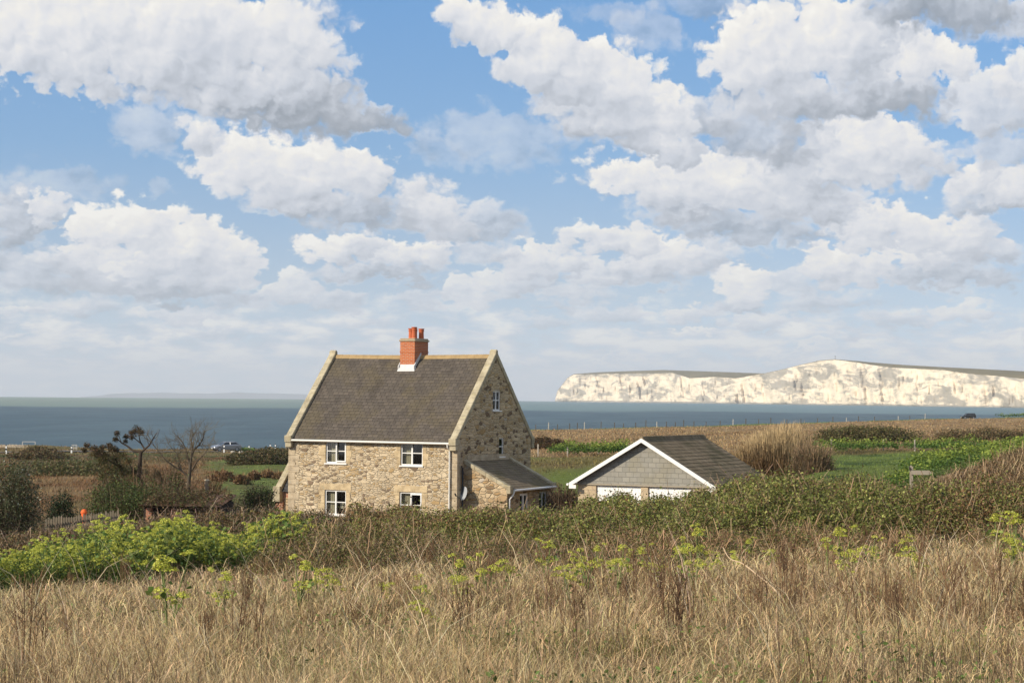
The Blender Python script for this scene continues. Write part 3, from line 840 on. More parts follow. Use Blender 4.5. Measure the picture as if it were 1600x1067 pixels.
M['rubble'] = rubble_mat('sandstone rubble', (0.60, 0.485, 0.325), (0.49, 0.38, 0.24), (0.215, 0.15, 0.098), (0.61, 0.51, 0.36))
M['rubble_gable'] = rubble_mat('dark sandstone rubble', (0.56, 0.43, 0.265), (0.46, 0.345, 0.20), (0.17, 0.115, 0.07), (0.58, 0.47, 0.31), 3.7, 3.6, 7.4, 0.13)
M['rubble_low'] = rubble_mat('lean-to sandstone', (0.52, 0.40, 0.25), (0.42, 0.30, 0.175), (0.17, 0.11, 0.06), (0.46, 0.37, 0.24), 9.1, 3.0, 6.5, 0.07)
M['ashlar'] = ashlar_mat('dressed sandstone', (0.58, 0.45, 0.27), (0.36, 0.31, 0.21), 0.33)
M['grey_ashlar'] = ashlar_mat('greyed dressed sandstone', (0.50, 0.405, 0.275), (0.34, 0.31, 0.24), 0.36)
M['coping'] = ashlar_mat('lichened coping stone', (0.47, 0.405, 0.275), (0.40, 0.34, 0.17), 0.62)
M['slate'] = slate_mat('brown roof slate', [(0.078, 0.066, 0.055), (0.106, 0.089, 0.072), (0.138, 0.113, 0.090)], 0.30, 0.21, (0.125, 0.100, 0.055), 0.45)
M['slate_leanto'] = slate_mat('lean-to slate', [(0.175, 0.138, 0.092), (0.22, 0.172, 0.115), (0.265, 0.21, 0.142)], 0.30, 0.20, (0.15, 0.125, 0.06), 0.6, 'y', 1.1, 'x')
M['slate_dark'] = slate_mat('dark slate', [(0.045, 0.045, 0.048), (0.06, 0.06, 0.062), (0.08, 0.078, 0.078)], 0.30, 0.21, (0.07, 0.065, 0.05), 0.3)
M['tile_garage'] = slate_mat('garage roof tile', [(0.165, 0.122, 0.075), (0.215, 0.162, 0.10), (0.275, 0.212, 0.135)], 0.36, 0.30, (0.055, 0.058, 0.026), 0.6, 'y', 1.155, 'x')
M['slate_hung'] = slate_mat('hung grey slate', [(0.235, 0.222, 0.190), (0.285, 0.268, 0.228), (0.335, 0.312, 0.262)], 0.36, 0.22, (0.27, 0.24, 0.165), 0.5, 'x', 1.0, 'z')
M['brick'] = brick_mat('red chimney brick', (0.42, 0.105, 0.040), (0.52, 0.150, 0.055), (0.44, 0.30, 0.20))
M['brick_old'] = brick_mat('old red brick', (0.34, 0.12, 0.065), (0.45, 0.20, 0.11), (0.42, 0.33, 0.24))
M['pot'] = plain('terracotta', (0.46, 0.115, 0.045), 0.75, 0.25, 9.0)
M['ridge'] = plain('clay ridge tile', (0.34, 0.235, 0.115), 0.85, 0.4, 2.5, 0.1)
M['mortar_cap'] = plain('mortar', (0.42, 0.33, 0.22), 0.95, 0.25, 6.0, 0.1)
M['lead'] = plain('lead flashing', (0.56, 0.55, 0.52), 0.6, 0.3, 6.0)
M['white'] = plain('white gloss paint', (0.76, 0.74, 0.69), 0.4, 0.05, 3.0, 0.4)
M['white_door'] = plain('white door paint', (0.80, 0.785, 0.74), 0.45, 0.04, 2.0, 0.35)
M['cream_pipe'] = plain('off-white pipe', (0.66, 0.63, 0.56), 0.5, 0.08, 4.0)
M['black_pipe'] = plain('black pipe', (0.03, 0.03, 0.032), 0.5, 0.1, 5.0)
M['glass'] = glass_mat()
M['curtain'] = plain('oatmeal curtain', (0.46, 0.40, 0.28), 0.95, 0.15, 12.0, 0.05)
M['interior'] = plain('interior plaster', (0.10, 0.085, 0.07), 0.95, 0.1, 2.0, 0.05)
M['lampshade'] = plain('lamp shade', (0.60, 0.52, 0.38), 0.9, 0.05)
M['dish'] = plain('grey dish', (0.34, 0.35, 0.36), 0.5, 0.08, 4.0, 0.4)
M['block'] = brick_mat('buff walling block', (0.44, 0.34, 0.215), (0.50, 0.39, 0.25), (0.40, 0.32, 0.22), 0.45, 0.225)
M['oak'] = plain('weathered oak', (0.33, 0.285, 0.215), 0.85, 0.3, 14.0, 0.15, bmp=0.4)

from mathutils.geometry import tessellate_polygon
def wall_face(name, mat, outline, holes, place, parent, reveal=0.16, inward=(0, 1, 0)):
    """a wall sheet with real openings; outline and holes in wall coordinates (a, z), place maps them to house space"""
    loops = [[Vector((a, z, 0)) for a, z in outline]] + [[Vector((h[0], h[2], 0)), Vector((h[0], h[3], 0)), Vector((h[1], h[3], 0)), Vector((h[1], h[2], 0))] for h in holes]
    tri = tessellate_polygon(loops)
    flat = [p for l in loops for p in l]
    m = MB()
    inw = Vector(inward)
    m.add([place(p.x, p.y) for p in flat], tri)
    for h in holes:
        c = [(h[0], h[2]), (h[1], h[2]), (h[1], h[3]), (h[0], h[3])]
        for k in range(4):
            a, b2 = Vector(place(*c[k])), Vector(place(*c[(k + 1) % 4]))
            m.add([a, b2, b2 + inw * reveal, a + inw * reveal], [(0, 1, 2, 3)])
    return m.build(name, mat, parent)

def window(parent, a0, a1, z0, z1, place, inw, cols=2, rows=2, sill=True, curtain=0.0, lamp=False, open_sash=False, name='window', f=0.062, dark=None):
    """white casement in an opening: frame > panes, sill, curtain"""
    w = Vector(inw); P = lambda a, z, d=0.0: Vector(place(a, z)) + w * d
    def bar(m, A0, A1, Z0, Z1, d0, d1):
        m.hexa([P(A0, Z0, d0), P(A1, Z0, d0), P(A1, Z0, d1), P(A0, Z0, d1), P(A0, Z1, d0), P(A1, Z1, d0), P(A1, Z1, d1), P(A0, Z1, d1)])
    m = MB()
    d0, d1 = 0.05, 0.11
    bar(m, a0, a0 + f, z0, z1, d0, d1); bar(m, a1 - f, a1, z0, z1, d0, d1)
    bar(m, a0 + f, a1 - f, z0, z0 + f, d0, d1); bar(m, a0 + f, a1 - f, z1 - f, z1, d0, d1)
    aw = (a1 - a0)
    for c in range(1, cols):
        ac = a0 + aw * c / cols
        bar(m, ac - f * 0.62, ac + f * 0.62, z0 + f, z1 - f, d0 - 0.004, d1 - 0.01)
    for r in range(1, rows):
        zc = z0 + (z1 - z0) * (r / rows) + (0.02 if rows == 2 else 0)
        for c in range(cols):
            lo = a0 + aw * c / cols + f * (1.0 if c == 0 else 0.62); hi = a0 + aw * (c + 1) / cols - f * (1.0 if c == cols - 1 else 0.62)
            bar(m, lo, hi, zc - 0.02, zc + 0.02, d0 + 0.008, d1 - 0.014)
    fr = m.build(name, M['white'], parent)
    if open_sash:                                              # the right casement stands a little proud
        ac = a0 + aw / 2; q = MB()
        for (A0, A1, Z0, Z1) in ((ac, ac + f, z0 + f, z1 - f), (a1 - f - .004, a1 - .004, z0 + f, z1 - f), (ac + f, a1 - f - .004, z0 + f, z0 + 2 * f), (ac + f, a1 - f - .004, z1 - 2 * f, z1 - f)):
            bar(q, A0, A1, Z0, Z1, -0.025, 0.045)
        q.build('casement', M['white'], fr)
    g = MB(); g.quad(P(a0 + f, z0 + f, 0.085), P(a1 - f, z0 + f, 0.085), P(a1 - f, z1 - f, 0.085), P(a0 + f, z1 - f, 0.085)); g.build('pane', M['glass'], fr)
    if sill:
        s = MB(); bar(s, a0 - 0.05, a1 + 0.05, z0 - 0.06, z0 - 0.002, -0.06, 0.115); s.build('sill', M['white'], fr)
    # dark room behind
    rm = MB(); D = 2.2; e = 0.5
    q = [P(a0 - e, z0 - .7, 0.20), P(a1 + e, z0 - .7, 0.20), P(a1 + e, z1 + .25, 0.20), P(a0 - e, z1 + .25, 0.20)]
    k = [p + w * D for p in q]
    for i in range(4): rm.add([q[i], q[(i + 1) % 4], k[(i + 1) % 4], k[i]], [(0, 1, 2, 3)])
    rm.add(k, [(0, 1, 2, 3)])
    rm.build('room', M['interior'], fr)
    if curtain:
        cu = MB(); n = 9
        for i in range(n):
            t0, t1 = i / n, (i + 1) / n
            A = a0 + .02 + curtain * aw * t0; B = a0 + .02 + curtain * aw * t1
            dd = 0.22 + (0.03 if i % 2 else 0.0); de = 0.22 + (0.0 if i % 2 else 0.03)
            cu.quad(P(A, z0 + .02, dd), P(B, z0 + .02, de), P(B, z1, de), P(A, z1, dd))
        cu.build('curtain', M['curtain'], fr)
    if lamp:
        c = P(a0 + aw * 0.66, z0, 0.42)
        l = MB(); l.lathe([(0.07, 0.30), (0.17, 0.30), (0.11, 0.56), (0.05, 0.56)], 12, c); l.lathe([(0.07, 0.0), (0.05, 0.15), (0.03, 0.31)], 10, c)
        l.build('table_lamp', M['lampshade'], fr)
    return fr

# ================================================================== COTTAGE
HZ = -6.5
HOUSE = empty('stone_cottage', (-2.49, 95.0, HZ), math.atan2(-.467, .884))
tag(HOUSE, 'buff stone cottage with brown slate roof and red brick chimney', 'cottage')
L_, W_, EAVE, RIDGE = 9.37, 7.40, 4.50, 8.44
SL = (RIDGE - EAVE) / (W_ / 2)
front = lambda a, z: (a, 0.0, z)
gable = lambda a, z: (0.0, a, z)
lgable = lambda a, z: (-L_, a, z)
def build_cottage():
    H = HOUSE
    # (a0, a1, z0, z1) on the front wall; a runs from -9.37 (left corner) to 0
    fw = [(-7.24, -6.08, 3.27, 4.38), (-3.06, -1.86, 3.25, 4.37), (-7.27, -6.07, .80, 1.98), (-3.10, -1.88, .76, 2.0)]
    wall_face('wall', M['rubble'], [(-L_, -.6), (0, -.6), (0, EAVE), (-L_, EAVE)], fw, front, H, .16, (0, 1, 0))
    gw = [(3.42, 4.20, 5.85, 6.78), (4.08, 4.60, 3.64, 4.53)]
    wall_face('wall', M['rubble_gable'], [(0, -.6), (W_, -.6), (W_, EAVE), (W_ / 2, RIDGE), (0, EAVE)], gw, gable, H, .16, (-1, 0, 0))
    b = MB(); b.add([(-L_, 0, -.6), (-L_, W_, -.6), (-L_, W_, EAVE), (-L_, W_ / 2, RIDGE), (-L_, 0, EAVE)], [(0, 1, 2, 3, 4)]); b.build('wall', M['rubble_gable'], H)
    b = MB(); b.quad((-L_, W_, -.6), (0, W_, -.6), (0, W_, EAVE), (-L_, W_, EAVE)); b.build('wall', M['rubble'], H)
    # dressed corner stones and window surrounds, a few millimetres proud
    q = MB(); z = -.6; k = 0; rr = random.Random(4)
    while z < EAVE - .05:
        h = min(rr.uniform(.24, .40), EAVE - z)
        w1, w2 = (.62, .36) if k % 2 else (.38, .60)
        q.box(-L_ - .012, -L_ + w1, -.014, w2, z + .006, z + h - .006); z += h; k += 1
    q.build('quoin', M['grey_ashlar'], H, bevel=0.008)
    q = MB(); z = -.6; k = 0
    while z < EAVE - .05:
        h = min(rr.uniform(.24, .40), EAVE - z)
        w1, w2 = (.42, .30) if k % 2 else (.30, .46)
        q.box(-w1, .012, -.014, w2, z + .006, z + h - .006); z += h; k += 1
    q.build('quoin', M['grey_ashlar'], H, bevel=0.008)
    for (a0, a1, z0, z1) in fw:
        for side in (-1, 1):
            s = MB(); z = z0 - .02; i = 0
            while z < z1 - .02:
                h = min(rr.uniform(.26, .42), z1 - z); wd = (.34 if i % 2 else .22) * rr.uniform(.85, 1.15)
                if side < 0: s.box(a0 - wd, a0 - .002, -.012, .02, z + .005, z + h - .005)
                else: s.box(a1 + .002, a1 + wd, -.012, .02, z + .005, z + h - .005)
                z += h; i += 1
            s.build('jamb_stone', M['ashlar'], H, bevel=0.006)
        if z1 < 3: MB().box(a0 - .30, a1 + .30, -.016, .02, z1 + .004, z1 + .30).build('lintel', M['ashlar'], H, bevel=0.006)
    place, inw = front, (0, 1, 0)
    window(H, *fw[0], place, inw, curtain=.46, open_sash=True)
    window(H, *fw[1], place, inw, curtain=.42)
    window(H, *fw[2], place, inw, curtain=.44, lamp=True)
    window(H, *fw[3], place, inw, curtain=.40, open_sash=True)
    window(H, *gw[0], gable, (-1, 0, 0), f=.055, curtain=.3)
    window(H, *gw[1], gable, (-1, 0, 0), cols=1, f=.055)
    # roof slopes laid in real courses
    def slope(y_e, z_e, y_r, z_r, x0, x1, mat, n=27, t=.009):
        r = MB()
        for i in range(n):
            a, c = i / n, (i + 1) / n
            ya, za, yb, zb = y_e + (y_r - y_e) * a, z_e + (z_r - z_e) * a, y_e + (y_r - y_e) * c, z_e + (z_r - z_e) * c
            ny, nz = -(z_r - z_e), (y_r - y_e); ln = math.hypot(ny, nz); ny /= ln; nz /= ln
            if nz < 0: ny, nz = -ny, -nz
            o1, o2 = .035 + t, .035
            segs = 14
            for s_ in range(segs):
                xa, xb = x0 + (x1 - x0) * s_ / segs, x0 + (x1 - x0) * (s_ + 1) / segs
                sag = lambda x: -.035 * math.sin(math.pi * (x - x0) / (x1 - x0)) + .010 * math.sin(x * 2.3 + i * .5)
                A = [(xa, ya + ny * o1, za + nz * o1 + sag(xa)), (xb, ya + ny * o1, za + nz * o1 + sag(xb)), (xb, yb + ny * o2, zb + nz * o2 + sag(xb)), (xa, yb + ny * o2, zb + nz * o2 + sag(xa))]
                r.quad(*A)
                r.quad((xa, ya + ny * .015, za + nz * .015 + sag(xa)), (xb, ya + ny * .015, za + nz * .015 + sag(xb)), A[1], A[0])
        return r
    r = slope(-.16, EAVE - .16 * SL, W_ / 2, RIDGE, -L_ + .28, -.28, M['slate'])
    r2 = slope(W_ + .16, EAVE - .16 * SL, W_ / 2, RIDGE, -L_ + .28, -.28, M['slate'])
    r.add(r2.v, r2.f)
    roof = r.build('roof', M['slate'], H)
    rd = MB()
    n = 21; x0, x1 = -L_ + .28, -.28
    for i in range(n):
        xa, xb = x0 + (x1 - x0) * i / n, x0 + (x1 - x0) * (i + 1) / n - .006
        sg = lambda x: -.035 * math.sin(math.pi * (x - x0) / (x1 - x0))
        zc = RIDGE + .02 + sg(xa)
        prof = [(W_ / 2 - .15, zc - .11), (W_ / 2 - .08, zc + .03), (W_ / 2, zc + .085), (W_ / 2 + .08, zc + .03), (W_ / 2 + .15, zc - .11)]
        rd.prism(prof, 'x', xa, xb)
    rd.build('ridge_tile', M['ridge'], roof)
    # gable copings with kneelers
    def coping(x0, x1):
        c = MB()
        n = 6
        for s_ in (0, 1):
            for i in range(n):
                a, d = i / n, (i + 1) / n - .004
                Y = lambda t: (W_ / 2) * t - .22 * (1 - t) if s_ == 0 else W_ - (W_ / 2) * t + .22 * (1 - t)
                Z = lambda t: EAVE - .22 * SL * (1 - t) + (RIDGE - EAVE) * t
                lo, hi = -.06, .20
                c.hexa([(x0, Y(a), Z(a) + lo), (x1, Y(a), Z(a) + lo), (x1, Y(d), Z(d) + lo), (x0, Y(d), Z(d) + lo),
                        (x0, Y(a), Z(a) + hi + .06), (x1, Y(a), Z(a) + hi + .06), (x1, Y(d), Z(d) + hi + .06), (x0, Y(d), Z(d) + hi + .06)])
        c.prism([(W_ / 2 - .12, RIDGE + .08), (W_ / 2 + .12, RIDGE + .08), (W_ / 2 + .10, RIDGE + .26), (W_ / 2, RIDGE + .34), (W_ / 2 - .10, RIDGE + .26)], 'x', x0 - .004, x1 + .004)
        for y in (-.30, W_ + .02):
            c.box(x0 - .02, x1 + .02, y, y + .28, EAVE - .28, EAVE + .06)
            c.box(x0, x1, y + .05, y + .27, EAVE - .52, EAVE - .282)
        c.build('coping', M['coping'], H, bevel=.025)
    coping(-L_ - .06, -L_ + .30); coping(-.30, .06)
    # chimney
    ch = MB(); ch.box(-5.02, -4.20, 3.14, 4.44, 7.0, 8.62); ch.box(-5.035, -4.185, 3.125, 4.455, 8.622, 8.70)
    ch.box(-5.02, -4.20, 3.14, 4.44, 8.702, 9.16)
    stack = ch.build('chimney', M['brick'], H)
    cp = MB(); cp.box(-5.08, -4.14, 3.08, 4.50, 9.162, 9.25); cp.box(-5.04, -4.18, 3.12, 4.46, 9.252, 9.32); cp.build('cap', M['mortar_cap'], stack, bevel=.03)
    fl = MB(); y0 = 3.14
    zf = EAVE + y0 * SL
    fl.hexa([(-5.10, y0 - .16, zf - .14), (-4.12, y0 - .16, zf - .14), (-4.12, y0 - .004, zf + .04), (-5.10, y0 - .004, zf + .04),
             (-5.06, y0 - .12, zf - .02), (-4.16, y0 - .12, zf - .02), (-4.18, y0 - .004, zf + .20), (-5.04, y0 - .004, zf + .20)])
    for xs, s_ in ((-5.02, -1), (-4.20, 1)):
        x_a, x_b = (xs - .05, xs - .004) if s_ < 0 else (xs + .004, xs + .05)
        fl.hexa([(x_a, y0 - .13, zf - .08), (x_b, y0 - .13, zf - .08), (x_b, W_ / 2, RIDGE + .02), (x_a, W_ / 2, RIDGE + .02),
                 (x_a, y0 - .13, zf + .12), (x_b, y0 - .13, zf + .12), (x_b, W_ / 2, RIDGE + .18), (x_a, W_ / 2, RIDGE + .18)])
    fl.build('flashing', M['lead'], stack)
    for (px, py, s_) in ((-4.68, 3.60, 1.0), (-4.42, 3.46, 1.12), (-4.42, 4.14, 1.0), (-4.80, 4.14, .98)):
        p = MB(); h = .50 * s_
        p.lathe([(.140, 0), (.130, .03), (.120, h * .5), (.120, h * .72), (.142, h * .74), (.142, h * .80), (.124, h * .82), (.124, h * .90), (.152, h * .93), (.152, h), (.115, h), (.11, h - .25)], 16, (px, py, 9.315))
        p.build('chimney_pot', M['pot'], stack, smooth=False)
    # gutters and pipes
    def gutter(p0, p1, parent, mat=M['cream_pipe'], rad=.062):
        a, b2 = Vector(p0), Vector(p1); m = MB(); m.tube([a, b2], rad * .85, 8); return m.build('gutter', mat, parent)
    gutter((-L_ + .3, -.235, EAVE - .17), (-.3, -.235, EAVE - .19), H)
    d = MB(); d.tube([(-.40, -.235, EAVE - .21), (-.40, -.22, EAVE - .36), (-.36, -.085, EAVE - .52), (-.36, -.085, -.5)], .042, 8); d.build('downpipe', M['cream_pipe'], H)
    d = MB(); d.tube([(.10, .34, 3.2), (.10, .34, -.5)], .05, 8); d.tube([(.10, .34, 3.05), (.10, .24, 3.28)], .035, 6); d.build('downpipe', M['black_pipe'], H)
    # ---- single-storey lean-to against the right gable
    s, e, w, zt, zl = 0.66, 5.30, 2.28, 3.42, 2.28
    wall_face('lean_to_wall', M['rubble_low'], [(0.004, -.6), (w, -.6), (w, zl), (0.004, zt)], [], lambda a, z: (a, s, z), H)
    wall_face('lean_to_wall', M['rubble_low'], [(s, -.6), (e, -.6), (e, zl), (s, zl)], [(1.92, 2.80, .15, 2.0), (3.90, 4.72, .95, 2.0)], lambda a, z: (w, a, z), H, .14, (-1, 0, 0))
    wall_face('lean_to_wall', M['rubble_low'], [(0.004, -.6), (w, -.6), (w, zl), (0.004, zt)], [], lambda a, z: (a, e, z), H)
    rf = MB(); n = 13; dz = zl - zt
    for i in range(n):
        a, c = i / n, (i + 1) / n
        xa, xb = .004 + (w + .18) * a, .004 + (w + .18) * c
        za, zb = zt + dz * xa / w + .05, zt + dz * xb / w + .068
        rf.quad((xa, s + .22, za), (xb, s + .22, zb), (xb, e - .22, zb), (xa, e - .22, za))
        rf.quad((xb, s + .22, zb), (xb, s + .22, zb - .022), (xb, e - .22, zb - .022), (xb, e - .22, zb))
    lr = rf.build('lean_to_roof', M['slate_leanto'], H)
    fs = MB(); fs.box(.004, .05, s + .25, e - .2, zt + .06, zt + .34); fs.build('flashing', M['grey_ashlar'], lr)
    for y0, y1 in ((s - .06, s + .24), (e - .24, e + .06)):
        c = MB()
        for i in range(4):
            xa, xb = .01 + (w + .05) * i / 4, .01 + (w + .05) * (i + 1) / 4 - .004
            za, zb = zt + dz * xa / w, zt + dz * xb / w
            c.hexa([(xa, y0, za - .04), (xb, y0, zb - .04), (xb, y1, zb - .04), (xa, y1, za - .04), (xa, y0, za + .16), (xb, y0, zb + .16), (xb, y1, zb + .16), (xa, y1, za + .16)])
        c.box(w - .02, w + .20, y0, y1, zl - .24, zl + .14)
        c.build('coping', M['coping'], lr, bevel=.015)
    g = MB(); g.tube([(w + .22, s + .26, zl - .10), (w + .22, e - .0, zl - .06)], .055, 8); g.build('gutter', M['white'], H)
    d = MB(); d.tube([(w + .22, s + .30, zl - .13), (w + .16, s + .26, zl - .32), (w + .06, s + .14, zl - .5), (w + .06, s + .14, -.5)], .045, 8); d.build('downpipe', M['white'], H)
    wl = lambda a, z: (w, a, z)
    window(H, 1.92, 2.80, .15, 2.0, wl, (-1, 0, 0), cols=2, rows=1, sill=False, name='glazed_door', f=.10)
    window(H, 3.90, 4.72, .95, 2.0, wl, (-1, 0, 0), cols=2, rows=1, name='window', f=.05)
    # satellite dish on the lean-to wall
    dm = MB(); c = Vector((.20, s - .42, 2.02)); aim = Vector((-.42, -.88, .26)).normalized(); qd = aim.to_track_quat('Z', 'Y')
    prof = [(0.0, -.03), (.12, -.027), (.22, -.016), (.29, 0.0)]
    ring = []
    for (r_, h) in prof[1:]:
        ring.append([c + qd @ Vector((r_ * math.cos(2 * math.pi * k / 20), 1.12 * r_ * math.sin(2 * math.pi * k / 20), h)) for k in range(20)])
    b0 = len(dm.v); dm.v += [tuple(p) for rg in ring for p in rg]
    for i in range(2):
        for k in range(20): dm.f.append((b0 + i * 20 + k, b0 + i * 20 + (k + 1) % 20, b0 + (i + 1) * 20 + (k + 1) % 20, b0 + (i + 1) * 20 + k))
    dm.f.append(tuple(b0 + k for k in range(20)))
    dish = dm.build('satellite_dish', M['dish'], H, smooth=True)
    am = MB(); am.tube([c - aim * .08, (.20, s, 1.90)], .022, 6); am.tube([c + qd @ Vector((0, -.30, 0)), c + qd @ Vector((0, -.20, .40))], .014, 5); am.tube([c + qd @ Vector((0, -.22, .36)), c + qd @ Vector((0, -.12, .46))], .035, 6)
    am.build('bracket', M['black_pipe'], dish)
    # ---- small brick wing on the left, set back
    xw, yw, ze = -L_ - 1.66, 1.5, 1.86
    b = MB(); b.quad((xw, yw, -.6), (-L_ - .004, yw, -.6), (-L_ - .004, yw, ze), (xw, yw, ze)); wg = b.build('wing_wall', M['brick_old'], H)
    b = MB(); b.add([(xw, yw, -.6), (xw, yw + 4.4, -.6), (xw, yw + 4.4, ze), (xw, yw + 2.2, ze + 2.3), (xw, yw, ze)], [(0, 1, 2, 3, 4)]); b.build('wing_wall', M['brick_old'], H)
    b = MB(); b.box(xw + .42, -L_ - .01, yw - .012, yw + .02, .2, 1.45); b.build('wing_wall', M['rubble_low'], H)
    r = slope(yw - .12, ze - .12 * SL, yw + 2.2, ze + 2.2 * SL, xw + .3, -L_ - .006, M['slate_dark'], 12)
    r2 = slope(yw + 4.5, ze - .12 * SL, yw + 2.2, ze + 2.2 * SL, xw + .3, -L_ - .006, M['slate_dark'], 12); r.add(r2.v, r2.f)
    wr = r.build('wing_roof', M['slate_dark'], H)
    c = MB()
    for s_ in (0, 1):
        for i in range(4):
            a, d2 = i / 4, (i + 1) / 4 - .004
            Y = lambda t: yw - .2 + 2.4 * t if s_ == 0 else yw + 4.6 - 2.4 * t
            Z = lambda t: ze - .2 * SL + 2.4 * SL * t
            c.hexa([(xw - .04, Y(a), Z(a) - .08), (xw + .32, Y(a), Z(a) - .08), (xw + .32, Y(d2), Z(d2) - .08), (xw - .04, Y(d2), Z(d2) - .08),
                    (xw - .04, Y(a), Z(a) + .28), (xw + .32, Y(a), Z(a) + .28), (xw + .32, Y(d2), Z(d2) + .28), (xw - .04, Y(d2), Z(d2) + .28)])
    c.box(xw - .08, xw + .34, yw - .30, yw + .05, ze - .62, ze + .14)
    c.build('coping', M['coping'], wr, bevel=.02)
    b = MB(); b.box(xw - .03, xw + .42, yw - .16, yw + .12, -.6, ze - .63); b.build('brick_pier', M['brick_old'], H)
build_cottage()

# ================================================================== GARAGE
GAR = empty('double_garage', (8.745, 88.0, -5.9), math.atan2(-.467, .884))
tag(GAR, 'low double garage with slate hung gable and white up and over doors', 'garage')
def build_garage():
    G = GAR
    Wd, Ln, zE, zR = 6.9, 7.05, 2.13, 4.105          # over the eaves
    x0, x1 = -Wd + .22, -.22
    # walls: x runs from -6.9 (left eave tip) to 0 (right eave tip)
    zb = 2.10
    wall_face('wall', M['block'], [(x0, -.5), (x1, -.5), (x1, zb), (x0, zb)], [(-5.80, -3.62, -.4, 2.02), (-3.28, -1.10, -.4, 2.02)], lambda a, z: (a, .35, z), G, .2, (0, 1, 0))
    sk = (zR - zE) / (Wd / 2)
    b = MB(); b.quad((x1, .35, -.5), (x1, Ln - .2, -.5), (x1, Ln - .2, zE + .1), (x1, .35, zE + .1)); b.quad((x0, .35, -.5), (x0, Ln - .2, -.5), (x0, Ln - .2, zE + .1), (x0, .35, zE + .1)); b.build('wall', M['block'], G)
    b = MB(); b.add([(x0, Ln - .2, -.5), (x1, Ln - .2, -.5), (x1, Ln - .2, zE + .12), (-Wd / 2, Ln - .2, zR - .06), (x0, Ln - .2, zE + .12)], [(0, 1, 2, 3, 4)]); b.build('wall', M['block'], G)
    b = MB(); b.prism([(x0 - .02, zb + .004), (x1 + .02, zb + .004), (x1 + .02, zE + .10), (-Wd / 2, zR - .10), (x0 - .02, zE + .10)], 'y', .30, .36); b.build('slate_cladding', M['slate_hung'], G)
    b = MB(); b.box(x0, x1, .28, .345, 2.03, zb); b.build('lintel', M['oak'], G)
    for a0, a1 in ((-5.80, -3.62), (-3.28, -1.10)):
        d = MB(); n = 16
        for i in range(n):                        # shallow vertical ribs
            xa, xb = a0 + .01 + (a1 - a0 - .02) * i / n, a0 + .01 + (a1 - a0 - .02) * (i + .86) / n
            d.box(xa, xb, .430, .46, -.4, 2.0)
        d.box(a0 + .01, a1 - .01, .437, .47, -.4, 2.0)
        dd = d.build('garage_door', M['white_door'], G)
        hh = MB(); hh.box((a0 + a1) / 2 - .06, (a0 + a1) / 2 + .06, .40, .429, .72, .78); hh.build('handle', M['black_pipe'], dd)
    # roof in tile courses, both slopes
    r = MB(); n = 15
    for sgn in (0, 1):
        for i in range(n):
            a, c = i / n, (i + 1) / n
            X = lambda t: (-Wd / 2 + (Wd / 2 + .06) * t) if sgn else (-Wd / 2 - (Wd / 2 + .06) * t)
            Z = lambda t: zR + (zE - zR) * t * 1.017
            za, zb2 = Z(a) + .03, Z(c) + .045
            r.quad((X(a), .02, za), (X(c), .02, zb2), (X(c), Ln, zb2), (X(a), Ln, za))
            r.quad((X(c), .02, zb2), (X(c), .02, zb2 - .016), (X(c), Ln, zb2 - .016), (X(c), Ln, zb2))
    roof = r.build('roof', M['tile_garage'], G)
    rd = MB(); k = 16
    for i in range(k):
        ya, yb = .0 + (Ln) * i / k, Ln * (i + 1) / k - .008
        rd.prism([(-Wd / 2 - .14, zR - .03), (-Wd / 2 - .07, zR + .09), (-Wd / 2, zR + .13), (-Wd / 2 + .07, zR + .09), (-Wd / 2 + .14, zR - .03)], 'y', ya, yb)
    rd.build('ridge_tile', M['tile_garage'], roof)
    for sgn in (-1, 1):
        bb = MB(); mid = -Wd / 2
        xe = mid + sgn * (Wd / 2 + .05)
        t = .165
        bb.hexa([(xe, -.03, zE - t - .03), (mid, -.03, zR - t + .02), (mid, .015, zR - t + .02), (xe, .015, zE - t - .03), (xe, -.03, zE - .01), (mid, -.03, zR + .035), (mid, .015, zR + .035), (xe, .015, zE - .01)])
        bb.box(min(xe, xe - sgn * .34), max(xe, xe - sgn * .34), -.034, .015, zE - t - .10, zE - t + .06)
        bb.build('bargeboard', M['white'], G)
        sf = MB(); sf.hexa([(xe, .016, zE - .10), (mid, .016, zR - .06), (mid, .31, zR - .06), (xe, .31, zE - .10), (xe, .016, zE - .04), (mid, .016, zR), (mid, .31, zR), (xe, .31, zE - .04)]); sf.build('soffit', M['black_pipe'], G)
        gt = MB(); gx = mid + sgn * (Wd / 2 + .12)
        gt.tube([(gx, -.06, zE - .09), (gx, Ln - .1, zE - .09)], .055, 8); gt.build('gutter', M['white'] if sgn < 0 else M['black_pipe'], G)
build_garage()
# ================================================================== PLANTS
BLADE = attr_mat('grass blade', 0.22, 0.7, 0.2)
LEAF = attr_mat('leaf', 0.28, 0.6, 0.25)
TWIG = attr_mat('twig', 0.0, 0.85, 0.1)
BARK = plain('bark', (0.075, 0.055, 0.038), 0.95, 0.35, 8.0, 0.1)

def unit(v): return v / np.maximum(np.linalg.norm(v, axis=-1, keepdims=True), 1e-9)
def rnd(n, a, b): return rng.uniform(a, b, n)
def jitter(col, n, k=0.22, hue=0.08):
    c = np.asarray(col, float) * np.ones((n, 3))
    return np.clip(c * rng.uniform(1 - k, 1 + k, (n, 1)) * rng.uniform(1 - hue, 1 + hue, (n, 3)), 0.004, 0.9)

